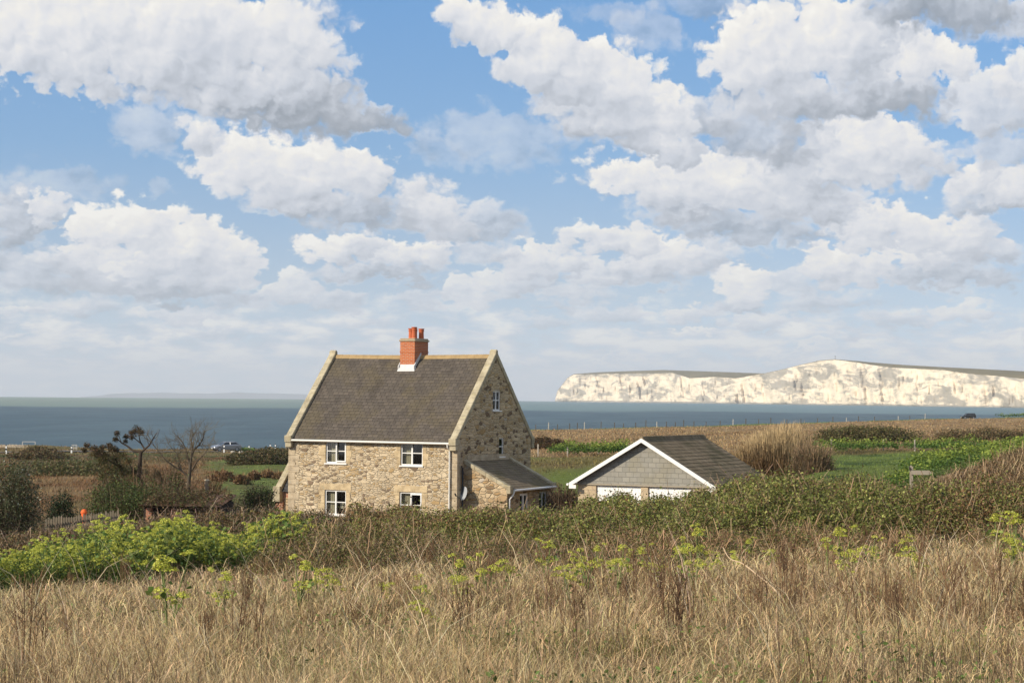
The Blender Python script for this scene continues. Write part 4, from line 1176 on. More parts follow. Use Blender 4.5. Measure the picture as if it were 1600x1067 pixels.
def blade_arrays(P, h, w, az, lean, col, tip=1.25, droop=0.25, yaw=None):
    """curved tapering blades; az is the direction they lean, lean how far (0 upright, 1 flat)"""
    n = len(P)
    D = np.stack([np.cos(az), np.sin(az), np.zeros(n)], 1)
    U = np.array([0, 0, 1.0])
    d1 = unit(U * (1 - lean * 0.7)[:, None] + D * (lean * 0.7)[:, None])
    dr = np.broadcast_to(np.asarray(droop, float).ravel(), (n,)) if np.ndim(droop) else np.full(n, droop)
    d2 = unit(U * (1 - lean - dr * 0.5)[:, None] + D * (lean + dr * 0.5)[:, None])
    yw = rng.uniform(0, math.pi, n) if yaw is None else yaw
    S = np.stack([np.cos(yw), np.sin(yw), np.zeros(n)], 1) * (w * 0.5)[:, None]
    m = P + d1 * (h * 0.55)[:, None]
    t = m + d2 * (h * 0.5)[:, None]
    V = np.stack([P - S, P + S, m - S * 0.75, m + S * 0.75, t], 1).reshape(-1, 3)
    b = (np.arange(n) * 5)[:, None]
    F = np.concatenate([b + np.array([[0, 1, 3]]), b + np.array([[0, 3, 2]]), b + np.array([[2, 3, 4]])], 0)
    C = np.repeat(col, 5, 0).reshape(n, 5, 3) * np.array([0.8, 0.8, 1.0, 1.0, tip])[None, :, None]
    return V, F, np.clip(C.reshape(-1, 3), 0, 0.95)
def leaf_arrays(P, size, col, up=0.35, aspect=0.62, nrm=None):
    """small folded leaves facing every way, a bias towards the sky"""
    n = len(P)
    N = rng.normal(size=(n, 3)); N[:, 2] = np.abs(N[:, 2]) + up
    if nrm is not None: N = N * 0.8 + nrm
    N = unit(N)
    T = unit(np.cross(N, rng.normal(size=(n, 3)))); B = np.cross(N, T)
    s = size[:, None]
    V = np.stack([P - T * s * 0.5, P + B * s * aspect * 0.5 + N * s * 0.10, P + T * s * 0.5, P - B * s * aspect * 0.5 + N * s * 0.10], 1).reshape(-1, 3)
    b = (np.arange(n) * 4)[:, None]
    F = np.concatenate([b + np.array([[0, 1, 2]]), b + np.array([[0, 2, 3]])], 0)
    return V, F, np.repeat(col, 4, 0)
def join(parts):
    vs, fs, cs, b = [], [], [], 0
    for V, F, C in parts:
        vs.append(V); fs.append(F + b); cs.append(C); b += len(V)
    return np.concatenate(vs), np.concatenate(fs), np.concatenate(cs)
def tube_arrays(pts, rad, col, n=4):
    """a tapering branch as arrays"""
    pts = np.asarray(pts, float); k = len(pts); rad = np.asarray(rad, float)
    t = unit(np.gradient(pts, axis=0))
    a = unit(np.cross(t, np.array([0.31, 0.85, 0.42]))); b = np.cross(t, a)
    an = np.arange(n) * 2 * math.pi / n
    V = (pts[:, None, :] + (a[:, None, :] * np.cos(an)[None, :, None] + b[:, None, :] * np.sin(an)[None, :, None]) * rad[:, None, None]).reshape(-1, 3)
    F = []
    for i in range(k - 1):
        for j in range(n):
            p, q = i * n + j, i * n + (j + 1) % n
            F += [(p, q, q + n), (p, q + n, p + n)]
    return V, np.array(F), np.ones((len(V), 3)) * np.asarray(col)
def gpts(px, Y, sink=0.02):
    X = Xat(px, Y); return np.stack([X, Y, groundz(X, Y) - sink], 1)

# ------------------------------------------------------------------ dry grass in front
def dry_grass():
    parts = []
    N = 520000
    u = rng.uniform(0, 1, N); Y = (9.5 ** 0.45 + u * (56 ** 0.45 - 9.5 ** 0.45)) ** (1 / 0.45)
    side = 120 + 9500 / Y                                    # the same few metres of margin on both sides
    px = 800 + rng.uniform(-1, 1, N) * (800 + side)
    P = gpts(px, Y); X = P[:, 0]
    cl = fbm(X * 1.15, Y * 0.6, 51, 4); big = fbm(X * 0.20, Y * 0.13, 57, 3); fine = vnoise(X * 6.5, Y * 4.5, 61)
    # the grass gives way to the bank on the left and thins towards the hedge
    limit = np.interp(px, [-400, 0, 200, 330, 450, 700, 1000, 1300, 1600, 2000], [32, 32.5, 35, 38.5, 38, 36.5, 36, 37, 37.5, 37.5])
    tus = sstep(cl, 0.36, 0.60)
    keep = (Y < limit + (fbm(X * .4, Y * .2, 53, 3) - .5) * 13) & (rng.uniform(0, 1, N) < 0.30 + 0.75 * tus * (0.12 + 0.88 * sstep(fine, 0.25, 0.65)))
    P, Y, X, px, cl, big, fine, tus = (a[keep] for a in (P, Y, X, px, cl, big, fine, tus)); n = len(P)
    kind = rng.uniform(0, 1, n)
    h = (0.09 + 0.20 * tus + 0.11 * sstep(big, 0.4, 0.7)) * rnd(n, 0.4, 1.35)
    tall = kind > 0.955; h = np.where(tall, h * 1.5 + 0.12, h)
    w = rnd(n, 0.0028, 0.0060) * np.maximum(Y / 17, 0.75)
    dirn = fbm(X * 0.45, Y * 0.25, 63, 3) * 9.0
    ep = 0.12; gx = fbm((X + ep) * 1.15, Y * 0.6, 51, 4) - cl; gy = fbm(X * 1.15, (Y + ep) * 0.6, 51, 4) - cl
    out = np.arctan2(-gy, -gx)                                  # tussocks spread outwards
    wind = np.where((px < 520) & (rng.uniform(0, 1, n) < .6), math.pi * 0.93, np.where(rng.uniform(0, 1, n) < .6, out, dirn)) + rng.normal(0, 0.8, n)
    lean = np.clip(rng.normal(0.36, 0.26, n) + np.where(px < 520, 0.22 * (1 - sstep(px, 150, 520)), 0) + 0.35 * (kind < 0.30), 0.0, 0.97)
    pal = np.array([(0.62, 0.462, 0.240), (0.51, 0.368, 0.182), (0.385, 0.262, 0.125), (0.78, 0.622, 0.37), (0.23, 0.130, 0.055), (0.145, 0.078, 0.036), (0.225, 0.225, 0.062), (0.115, 0.175, 0.038)])
    gr = fbm(X * 0.8, Y * 0.4, 71, 4); rs = fbm(X * 0.6, Y * 0.26, 77, 4)
    for (a_, b_, c_) in [(800, 16.5, 80), (1010, 15.3, 70), (1110, 15.4, 60), (560, 18, 60), (950, 16, 50), (700, 24, 45), (890, 27, 50), (760, 21, 40), (420, 17, 60), (1320, 16, 60), (500, 30, 40), (240, 24, 60), (90, 27, 70)]:
        gr = gr + 0.30 * np.exp(-((px - a_) / c_) ** 2 - ((Y - b_) / (b_ * .09)) ** 2)
    for (a_, b_, c_) in [(640, 38, 50), (720, 34, 50), (1000, 30, 40), (1190, 39, 60), (1345, 38, 50), (540, 20, 60), (1400, 22, 110), (1540, 22, 90), (330, 21, 60), (250, 37, 50), (880, 38, 70), (1560, 36, 60), (480, 41, 70)]:
        rs = rs + 0.25 * np.exp(-((px - a_) / c_) ** 2 - ((Y - b_) / (b_ * .12)) ** 2)
    wts = np.stack([np.full(n, 1.4), np.full(n, 1.2), np.full(n, 0.9), 0.3 + 1.2 * sstep(big, .5, .65), 0.45 + 3.2 * sstep(rs, 0.52, 0.66), 0.22 + 2.4 * sstep(rs, 0.54, 0.68), 0.5 + 3.2 * sstep(gr, 0.50, 0.64), 0.06 + 4.0 * sstep(gr, 0.55, 0.68) * (h < 0.40)], 1)
    cw = np.cumsum(wts / wts.sum(1, keepdims=True), 1)
    k = (rng.uniform(0, 1, n)[:, None] > cw).sum(1).clip(0, 7)
    col = pal[k] * rng.uniform(0.70, 1.2, (n, 1)) * (0.80 + 0.4 * vnoise(X * 1.3, Y * .7, 91))[:, None]
    h = np.where(k >= 6, h * 0.75, h) * (1 - 0.45 * sstep(Y, 25, 37))
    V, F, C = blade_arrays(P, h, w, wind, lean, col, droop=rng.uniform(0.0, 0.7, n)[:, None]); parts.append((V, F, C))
    # broken litter lying between the stems, bent every way
    m = 165000
    Yl = (9.5 ** 0.5 + rng.uniform(0, 1, m) * (48 ** 0.5 - 9.5 ** 0.5)) ** 2; pl = 800 + rng.uniform(-1, 1, m) * (920 + 9500 / Yl)
    ok = Yl < np.interp(pl, [-400, 0, 200, 330, 450, 2000], [33, 33.5, 36, 40, 40, 39]); Yl, pl = Yl[ok], pl[ok]; m = len(Yl)
    Pl = gpts(pl, Yl); c2 = sstep(fbm(Pl[:, 0] * 1.15, Yl * 0.6, 51, 4), .36, .6); Pl[:, 2] += rnd(m, 0.0, 0.10) + c2 * rnd(m, 0.0, 0.20)
    V, F, C = blade_arrays(Pl, rnd(m, 0.08, 0.34), rnd(m, 0.004, 0.008) * np.maximum(Yl / 17, .8), rng.uniform(0, 6.28, m), rnd(m, 0.35, 0.97), jitter((0.55, 0.408, 0.215), m, 0.6, .12), 1.1, 0.5); parts.append((V, F, C))
    # small green weeds low down
    m = 26000
    Yg = (9.5 ** 0.5 + rng.uniform(0, 1, m) * (48 ** 0.5 - 9.5 ** 0.5)) ** 2; pg = rng.uniform(-330, 1930, m); Pg = gpts(pg, Yg)
    gg = fbm(Pg[:, 0] * 0.8, Yg * 0.4, 71, 4); ok = (rng.uniform(0, 1, m) < sstep(gg, 0.50, 0.66)) & (Yg < np.interp(pg, [-400, 0, 200, 330, 450, 2000], [34, 34, 37, 43, 49, 49])); Pg = Pg[ok]; m = len(Pg)
    Pg[:, 2] += rnd(m, 0.02, 0.26)
    parts.append(leaf_arrays(Pg, rnd(m, .025, .06), np.array([(0.13, 0.19, 0.045), (0.19, 0.24, 0.06), (0.11, 0.15, 0.04)])[rng.integers(0, 3, m)] * rng.uniform(.7, 1.2, (m, 1)), .3, .5))
    # thin dark weed stems everywhere between, and paler broken ones
    m = 9000
    Yd = (10 ** 0.5 + rng.uniform(0, 1, m) * (43 ** 0.5 - 10 ** 0.5)) ** 2; pd = rng.uniform(-300, 1900, m); Pd = gpts(pd, Yd); wd_ = fbm(Pd[:, 0] * .5, Yd * .25, 97, 3)
    ok = (rng.uniform(0, 1, m) < 0.15 + sstep(wd_, .45, .68)) & (Yd < np.interp(pd, [-400, 200, 330, 450, 2000], [34, 36, 41, 43, 42])); Pd = Pd[ok]; Yd = Yd[ok]; m = len(Yd)
    parts.append(blade_arrays(Pd, rnd(m, 0.25, 0.75), rnd(m, 0.004, 0.008) * np.maximum(Yd / 18, .8), rng.uniform(0, 6.28, m), np.abs(rng.normal(0.10, 0.14, m)).clip(0, .7), np.array([(0.115, 0.066, 0.038), (0.19, 0.115, 0.06), (0.085, 0.058, 0.038), (0.30, 0.20, 0.11)])[rng.integers(0, 4, m)] * rng.uniform(.7, 1.2, (m, 1)), 1.0, 0.12))
    # long pale straws leaning over the rest
    m = 300
    Ys = rnd(m, 12, 40); ps = rng.uniform(-250, 1850, m); Ps = gpts(ps, Ys)
    parts.append(blade_arrays(Ps, rnd(m, 0.7, 1.25), rnd(m, 0.006, 0.009) * np.maximum(Ys / 20, .8), np.where(rng.uniform(0, 1, m) < 0.75, math.pi * 0.95, 0.1) + rng.normal(0, .5, m), rnd(m, 0.25, 0.7), jitter((0.62, 0.50, 0.33), m, 0.15), 1.1, 0.1))
    V, F, C = join(parts)
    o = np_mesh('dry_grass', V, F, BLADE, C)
    tag(o, 'thick tangle of straw coloured dry grass across the foreground', None, kind='stuff')
dry_grass()

# ------------------------------------------------------------------ low growth of the fields behind
def meadow():
    N = 150000
    u = rng.uniform(0, 1, N)
    px = rng.uniform(-260, 1860, N)
    ed = edgeY(px)
    Y = 64 * (ed / 64) ** (u ** 0.85)
    P = gpts(px, Y, 0.03); X = P[:, 0]
    z = zone(X, Y)
    dry = sstep(z[:, 0] / np.maximum(z[:, 1], 1e-4), 1.0, 1.5)
    cl = fbm(X * 0.35, Y * 0.22, 81, 4)
    h = (0.08 + 0.17 * dry * cl * 2 + 0.03) * rnd(N, 0.5, 1.3)
    h = np.where((Y > 60) & (Y < 100) & (px > 380) & (px < 1180), h * 0.6, h)
    w = rnd(N, 0.04, 0.10) * np.maximum(Y / 180, 0.5)
    col = np.clip(z * 1.45 * rng.uniform(0.6, 1.35, (N, 1)) * rng.uniform(0.93, 1.07, (N, 3)), 0.01, 0.8)
    g = h < 0.001
    V, F, C = blade_arrays(P, h, w, rng.uniform(0, 6.28, N), rnd(N, 0.1, 0.75), col, 1.1, 0.3)
    o = np_mesh('meadow_grass', V, F, BLADE, C)
    tag(o, 'rough straw and green turf of the fields behind the cottage', None, kind='stuff')
meadow()

# ------------------------------------------------------------------ hedges and scrub
def scrub(name, label, cat, px0, px1, base, top, depth, n, pal, wts, size, twigs, twig_col, seed, lump=0.35, twig_len=(0.2, 0.55), green_bias=None, group=None, kind=None, wob=0.0):
    """a bank of leaves over twigs; base and top are measured lines (bearing -> depth, bearing -> picture height)"""
    def shape(px, ph, inset):
        Yb = line(base, px) + (fbm(px / 38.0, px * 0 + seed, seed, 3) - 0.5) * wob
        Dp = np.interp(px, [p[0] for p in depth], [p[1] for p in depth])
        X0 = Xat(px, Yb)
        lm = ((fbm(px / 28.0, ph * 1.6, seed, 4) - 0.5) + (fbm(px / 80.0, ph * 1.1, seed + 40, 2) - 0.5) * 0.6) * lump * 2
        zt = np.array([at(a, b, c).z for a, b, c in zip(px, line(top, px), Yb + Dp * 0.5)]) if len(px) < 3000 else None
        if zt is None:
            g = np.linspace(px0, px1, 400)
            zg = np.array([at(a, b, c).z for a, b, c in zip(g, line(top, g), line(base, g) + np.interp(g, [p[0] for p in depth], [p[1] for p in depth]) * 0.5)])
            zt = np.interp(px, g, zg)
        Y = Yb + Dp * (1 - np.cos(ph)) / 2
        X = Xat(px, Y)
        zg0 = groundz(X, Y)
        prof = np.sin(ph) ** 0.65
        hgt = np.maximum(zt - zg0, 0.15)
        z = zg0 + hgt * prof * (1 - inset) + lm * prof * 0.7
        Y = Y + inset * 1.2 * np.cos(ph) - lm * 0.6 * np.cos(ph)
        X = X + rng.normal(0, 0.05, len(px))
        return np.stack([X, Y, z], 1)
    root = empty(name, (float(Xat((px0 + px1) / 2, line(base, (px0 + px1) / 2))), float(line(base, (px0 + px1) / 2)), gz(Xat((px0 + px1) / 2, line(base, (px0 + px1) / 2)), line(base, (px0 + px1) / 2))))
    tag(root, label, cat, group, kind)
    off = np.array(root.location)
    px = rng.uniform(px0, px1, n); ph = rng.uniform(0.02, 2.3, n); ins = np.abs(rng.normal(0, 0.11, n))
    P = shape(px, ph, ins)
    # leaves cluster on shoots: gather them into sprays with gaps between
    m = n // 26
    spx = rng.uniform(px0, px1, m); sph = rng.uniform(0.03, 2.3, m); S = shape(spx, sph, np.abs(rng.normal(0, 0.10, m)))
    who = rng.integers(0, m, int(n * 0.72))
    Q = S[who] + rng.normal(0, 1, (len(who), 3)) * np.array([0.14, 0.14, 0.09]) * (0.6 + 0.8 * rng.uniform(0, 1, m)[who])[:, None]
    P = np.concatenate([P[:n - len(who)], Q]); pxx = pxof(P[:, 0], P[:, 1])
    pn = fbm(P[:, 0] * 0.55, P[:, 2] * 1.1 + P[:, 1] * 0.3, seed + 3, 3)
    W = np.ones((n, len(pal))) * np.asarray(wts, float)
    if green_bias is not None: W = green_bias(W, pxx, P, pn)
    cw = np.cumsum(W / W.sum(1, keepdims=True), 1)
    k = (rng.uniform(0, 1, n)[:, None] > cw).sum(1).clip(0, len(pal) - 1)
    col = np.asarray(pal)[k] * rng.uniform(0.7, 1.3, (n, 1))
    V, F, C = leaf_arrays(P, rnd(n, *size), col)
    np_mesh('foliage', V - off, F, LEAF, C, parent=root)
    tp = rng.uniform(px0, px1, twigs); tph = rng.uniform(0.05, 2.0, twigs); T = shape(tp, tph, np.abs(rng.normal(0.10, 0.12, twigs)))
    wd = rnd(twigs, 0.010, 0.020) * np.maximum(T[:, 1] / 50, .8)
    V, F, C = blade_arrays(T, rnd(twigs, *twig_len), wd, rng.uniform(0, 6.28, twigs), rnd(twigs, 0.35, 0.97), jitter(twig_col, twigs, 0.45), 1.1, 0.8)
    np_mesh('twig', V - off, F, TWIG, C, parent=root)
    m = max(twigs // 9, 50); cp = rng.uniform(px0, px1, m); K = shape(cp, rng.uniform(0.15, 1.9, m), np.abs(rng.normal(0.06, 0.08, m)))
    V, F, C = blade_arrays(K, rnd(m, .5, 1.15), rnd(m, .010, .017), rng.uniform(0, 6.28, m), rnd(m, .35, .8), jitter(np.asarray(twig_col) * 1.5, m, .4), 1.0, 1.0)
    np_mesh('cane', V - off, F, TWIG, C, parent=root)
    return root

G1, G2, G3, OL, BR, RU, DK = (0.205, 0.225, 0.050), (0.150, 0.172, 0.040), (0.31, 0.315, 0.085), (0.225, 0.185, 0.060), (0.250, 0.160, 0.076), (0.215, 0.110, 0.046), (0.070, 0.075, 0.026)
def hedge_bias(W, px, P, pn):
    g = sstep(pn, 0.40, 0.58); brown_l = 1 - sstep(px, 640, 900); brown_r = sstep(px, 1380, 1560); up = sstep(fbm(px / 60, px * 0, 5, 2), 0.45, 0.6)
    W = W.copy()
    dry = np.clip(0.15 + 0.75 * brown_l + 0.9 * brown_r - 0.55 * g, 0, 1.4)[:, None]
    W[:, 4:6] *= 0.35 + 3.2 * dry
    W[:, :3] *= 1.25 - 0.62 * np.minimum(dry, 1.2)
    return W
scrub('bramble_hedge', 'long thick green and brown bramble hedge in front of the garage', 'hedge', 560, 1960,
      [(540, 51), (700, 48), (900, 45), (1100, 43.4), (1300, 42.8), (1500, 43), (1700, 43), (2000, 43)],
      [(540, 806), (600, 808), (640, 809), (720, 807), (800, 804), (860, 799), (900, 795), (960, 793), (1040, 789), (1100, 778), (1160, 763), (1230, 759), (1300, 761), (1390, 768), (1450, 770), (1500, 767), (1600, 766), (1700, 770)],
      [(540, 6), (700, 8), (900, 9.5), (1700, 9.5)], 325000, [G1, G2, G3, OL, BR, RU, DK], [1.2, 1.1, 0.8, 1.0, 0.8, 0.4, 0.6], (0.04, 0.09), 9000, (0.20, 0.135, 0.08), 101, 0.5, green_bias=hedge_bias)
scrub('dry_scrub', 'brown leafless scrub on the slope beside the path', 'scrub', 1450, 2000,
      [(1425, 57), (1600, 57), (1790, 56)], [(1425, 762), (1470, 757), (1500, 748), (1540, 735), (1570, 716), (1600, 700), (1680, 688), (1790, 680)],
      [(1425, 5), (1600, 9), (1790, 10)], 68000, [BR, RU, OL, (0.22, 0.15, 0.09), DK], [1.5, 0.7, 0.5, 0.9, 0.3], (0.035, 0.075), 13000, (0.26, 0.185, 0.105), 131, 0.25, (0.2, 0.5))
def thick_bias(W, px, P, pn):
    W = W.copy(); W[:, 0:2] *= (0.4 + 1.6 * sstep(pn, 0.45, 0.65))[:, None]; return W
scrub('bramble_thicket', 'dark brown bramble thicket between the alexanders and the picket fence', 'thicket', -160, 600,
      [(-160, 50), (150, 52), (400, 55), (600, 58)], [(-160, 858), (0, 850), (100, 836), (180, 826), (240, 815), (330, 811), (390, 803), (420, 801), (480, 808), (540, 806), (600, 803)],
      [(-160, 4), (300, 4.5), (600, 4)], 80000, [G2, OL, BR, RU, DK], [0.7, 1.0, 1.4, 0.55, 1.1], (0.04, 0.08), 5200, (0.21, 0.15, 0.10), 151, 0.35, (0.25, 0.6), green_bias=thick_bias)
# rough weedy strip where the grass runs into the hedge
scrub('weed_tangle', 'tangle of dead stalks and weeds at the foot of the cottage hedge', 'weeds', 330, 1010,
      [(330, 41), (450, 40), (700, 37.5), (1010, 36.5)], [(330, 856), (420, 846), (520, 838), (600, 842), (700, 856), (800, 866), (900, 872), (1010, 886)],
      [(330, 8), (700, 8), (1010, 7)], 95000, [OL, BR, RU, G2, (0.28, 0.20, 0.12), DK], [1.7, 0.9, 0.5, 1.7, 0.5, .8], (0.03, 0.07), 5200, (0.25, 0.17, 0.095), 171, 0.45, (0.2, 0.6), kind='stuff', wob=8.0)

scrub('weed_tangle', 'rusty tangle of dead weeds along the foot of the garage hedge', 'weeds', 900, 1960,
      [(900, 36.5), (1100, 36.5), (1300, 37), (1760, 37)], [(900, 884), (980, 878), (1060, 888), (1120, 874), (1180, 868), (1240, 876), (1300, 866), (1370, 860), (1440, 856), (1500, 850), (1560, 844), (1620, 848), (1760, 842)],
      [(900, 7), (1760, 6.5)], 92000, [OL, BR, RU, G2, (0.30, 0.21, 0.12), DK], [1.5, 1.0, 0.8, 1.3, 0.7, .7], (0.03, 0.07), 6500, (0.27, 0.175, 0.095), 191, 0.8, (0.2, 0.6), kind='stuff', wob=8.0)

def bush(name, label, cat, px, py_top, py_base, width_px, Y, n, pal, wts, size, twigs=300, twig_col=(0.10, 0.075, 0.05), seed=1, group=None, depth=None, power=0.6, twig_len=None):
    """a rounded shrub standing at a bearing: foliage and twigs"""
    if Y is None:                                              # find the depth at which the ground shows at that height
        ys = np.linspace(62, float(edgeY(px)) - 4, 800); g = groundz(Xat(px, ys), ys)
        pr = np.array([at(px, py_base, y).z for y in ys]); hit = np.nonzero(g >= pr)[0]; Y = float(ys[hit[0]]) if len(hit) else 180.0
    c0 = at(px, py_base, Y); c1 = at(px, py_top, Y)
    zb = min(c0.z, gz(c0.x, Y)) - 0.05
    root = empty(name, (c0.x, Y, zb)); tag(root, label, cat, group)
    H = c1.z - zb; Wd = width_px / FPX * Y / 2; Dd = depth or Wd * 0.8
    def pts(n, inset):
        a = rng.uniform(0, 6.28, n); ph = np.arccos(rng.uniform(0.0, 1.0, n)); r = 1 - inset
        d = np.stack([np.cos(a) * np.sin(ph), np.sin(a) * np.sin(ph), np.cos(ph)], 1)
        lum = 1 + (fbm(a * 2.2 + seed, ph * 2.5, seed, 3) - 0.5) * 0.75
        return np.stack([d[:, 0] * Wd, d[:, 1] * Dd, np.maximum(d[:, 2], 0) ** power * H], 1) * (r * lum)[:, None]
    m = max(n // 22, 4); S = pts(m, np.abs(rng.normal(0, 0.16, m))); who = rng.integers(0, m, n)
    sp = 0.10 * (Wd + H)
    P = S[who] + rng.normal(0, 1, (n, 3)) * np.array([sp, sp, sp * 0.7]) * 0.45
    P[:, 2] = np.maximum(P[:, 2], 0.02)
    w = np.asarray(wts, float); k = rng.choice(len(pal), n, p=w / w.sum())
    V, F, C = leaf_arrays(P, rnd(n, *size), np.asarray(pal)[k] * rng.uniform(0.65, 1.3, (n, 1)))
    np_mesh('foliage', V, F, LEAF, C, parent=root)
    if twigs:
        T = pts(twigs, rng.uniform(0.1, 0.7, twigs)); tl = twig_len or (0.25 * H, 0.6 * H)
        az = np.arctan2(T[:, 1], T[:, 0])
        V, F, C = blade_arrays(T, rnd(twigs, *tl), rnd(twigs, 0.012, 0.03) * max(Y / 70, .8), az, rnd(twigs, 0.05, 0.6), jitter(twig_col, twigs, 0.35), 1.1, 0.2)
        np_mesh('twig', V, F, TWIG, C, parent=root)
    return root

# ------------------------------------------------------------------ alexanders: green stems, glossy leaves, domed yellow-green flower heads
def alexanders_variant(seed, h, heads, leafy, spread=0.30):
    r = np.random.default_rng(seed)
    stems, fol, fl = [], [], []
    yg = np.array([(0.57, 0.57, 0.085), (0.47, 0.515, 0.07), (0.66, 0.63, 0.13)])
    tops = []
    st = []
    for i in range(heads):
        a = r.uniform(0, 6.28); q = spread * math.sqrt(r.uniform(0.02, 1)); z = h * r.uniform(0.50, 1.04) * (1 - 0.22 * q / spread)
        tip = np.array([math.cos(a) * q, math.sin(a) * q, z]); kn = np.array([tip[0] * 0.35, tip[1] * 0.35, z * r.uniform(0.4, 0.6)])
        st.append(tube_arrays([np.array([tip[0] * .08, tip[1] * .08, 0]), kn, tip], [0.010, 0.008, 0.005], (0.17, 0.20, 0.07)))
        R0 = r.uniform(0.04, 0.085)
        for (cx, cy, cz, rr) in [(0, 0, 0, R0)] + [(r.normal(0, R0), r.normal(0, R0), r.uniform(-R0 * 1.4, 0), R0 * r.uniform(.5, .8)) for _ in range(2)]:
            m = int(46 * (rr / 0.05) ** 1.3) + 8
            d = r.normal(size=(m, 3)); d[:, 2] = np.abs(d[:, 2]); d = unit(d)
            p = tip + np.array([cx, cy, cz]) + d * rr * np.array([1, 1, 0.75]) * r.uniform(.75, 1.05, (m, 1))
            fl.append((p, np.full(m, 1.0) * r.uniform(0.016, 0.026, m), yg[r.integers(0, 3, m)] * r.uniform(.72, 1.15, (m, 1)), d))
    def la(lst, up=.3):
        out = []
        for p, s, c, nn in lst: out.append(leaf_arrays(p, s, c, up, 0.8, nn))
        return join(out)
    S = join(st); FL = [la([f]) for f in fl] if heads < 7 else la(fl)
    nl = int(leafy)
    a = r.uniform(0, 6.28, nl); q = spread * 1.25 * np.sqrt(r.uniform(0, 1, nl)); z = h * np.clip(r.beta(2.0, 1.9, nl), .02, .92) * (1 - .25 * q / spread / 1.25)
    p = np.stack([np.cos(a) * q, np.sin(a) * q, z], 1)
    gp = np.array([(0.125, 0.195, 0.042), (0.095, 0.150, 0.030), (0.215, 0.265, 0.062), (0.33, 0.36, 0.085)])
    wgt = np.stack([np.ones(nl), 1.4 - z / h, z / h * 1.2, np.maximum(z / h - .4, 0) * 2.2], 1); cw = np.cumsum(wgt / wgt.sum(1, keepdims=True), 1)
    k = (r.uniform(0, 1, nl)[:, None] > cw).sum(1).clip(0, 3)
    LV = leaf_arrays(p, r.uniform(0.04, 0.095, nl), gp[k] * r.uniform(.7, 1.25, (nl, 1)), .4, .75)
    return S, LV, FL
ALEX = [alexanders_variant(200 + i, h, n, l, sp) for i, (h, n, l, sp) in enumerate([(1.22, 26, 560, .42), (1.05, 22, 460, .38), (1.36, 30, 640, .44), (0.90, 18, 380, .34), (1.15, 12, 330, .34), (1.0, 10, 240, .28)])]
THIN = [alexanders_variant(300 + i, h, n, l, sp) for i, (h, n, l, sp) in enumerate([(0.85, 4, 14, .13), (0.70, 3, 10, .09), (0.98, 6, 20, .17), (0.60, 3, 8, .11)])]
def as_meshes(variant):
    out = []
    S, LV, FL = variant
    for nm, arr, mt in [('stem', S, TWIG), ('foliage', LV, LEAF)] + [('flower_head', f, LEAF) for f in (FL if isinstance(FL, list) else [FL])]:
        o = np_mesh(nm, arr[0], arr[1], mt, arr[2]); out.append((nm, o.data)); bpy.data.objects.remove(o)
    return out
ALEX = [as_meshes(v) for v in ALEX]; THIN = [as_meshes(v) for v in THIN]
def plant_alexanders(loc, rz, s, meshes, label, group, tilt=0.0, name='alexanders_plant'):
    r = empty(name, loc, rz); r.rotation_euler = (tilt, tilt * .5, rz); r.scale = (s, s, s)
    tag(r, label, 'wild plant', group)
    for nm, me in meshes:
        o = bpy.data.objects.new(nm, me); link(o, r)
    return r
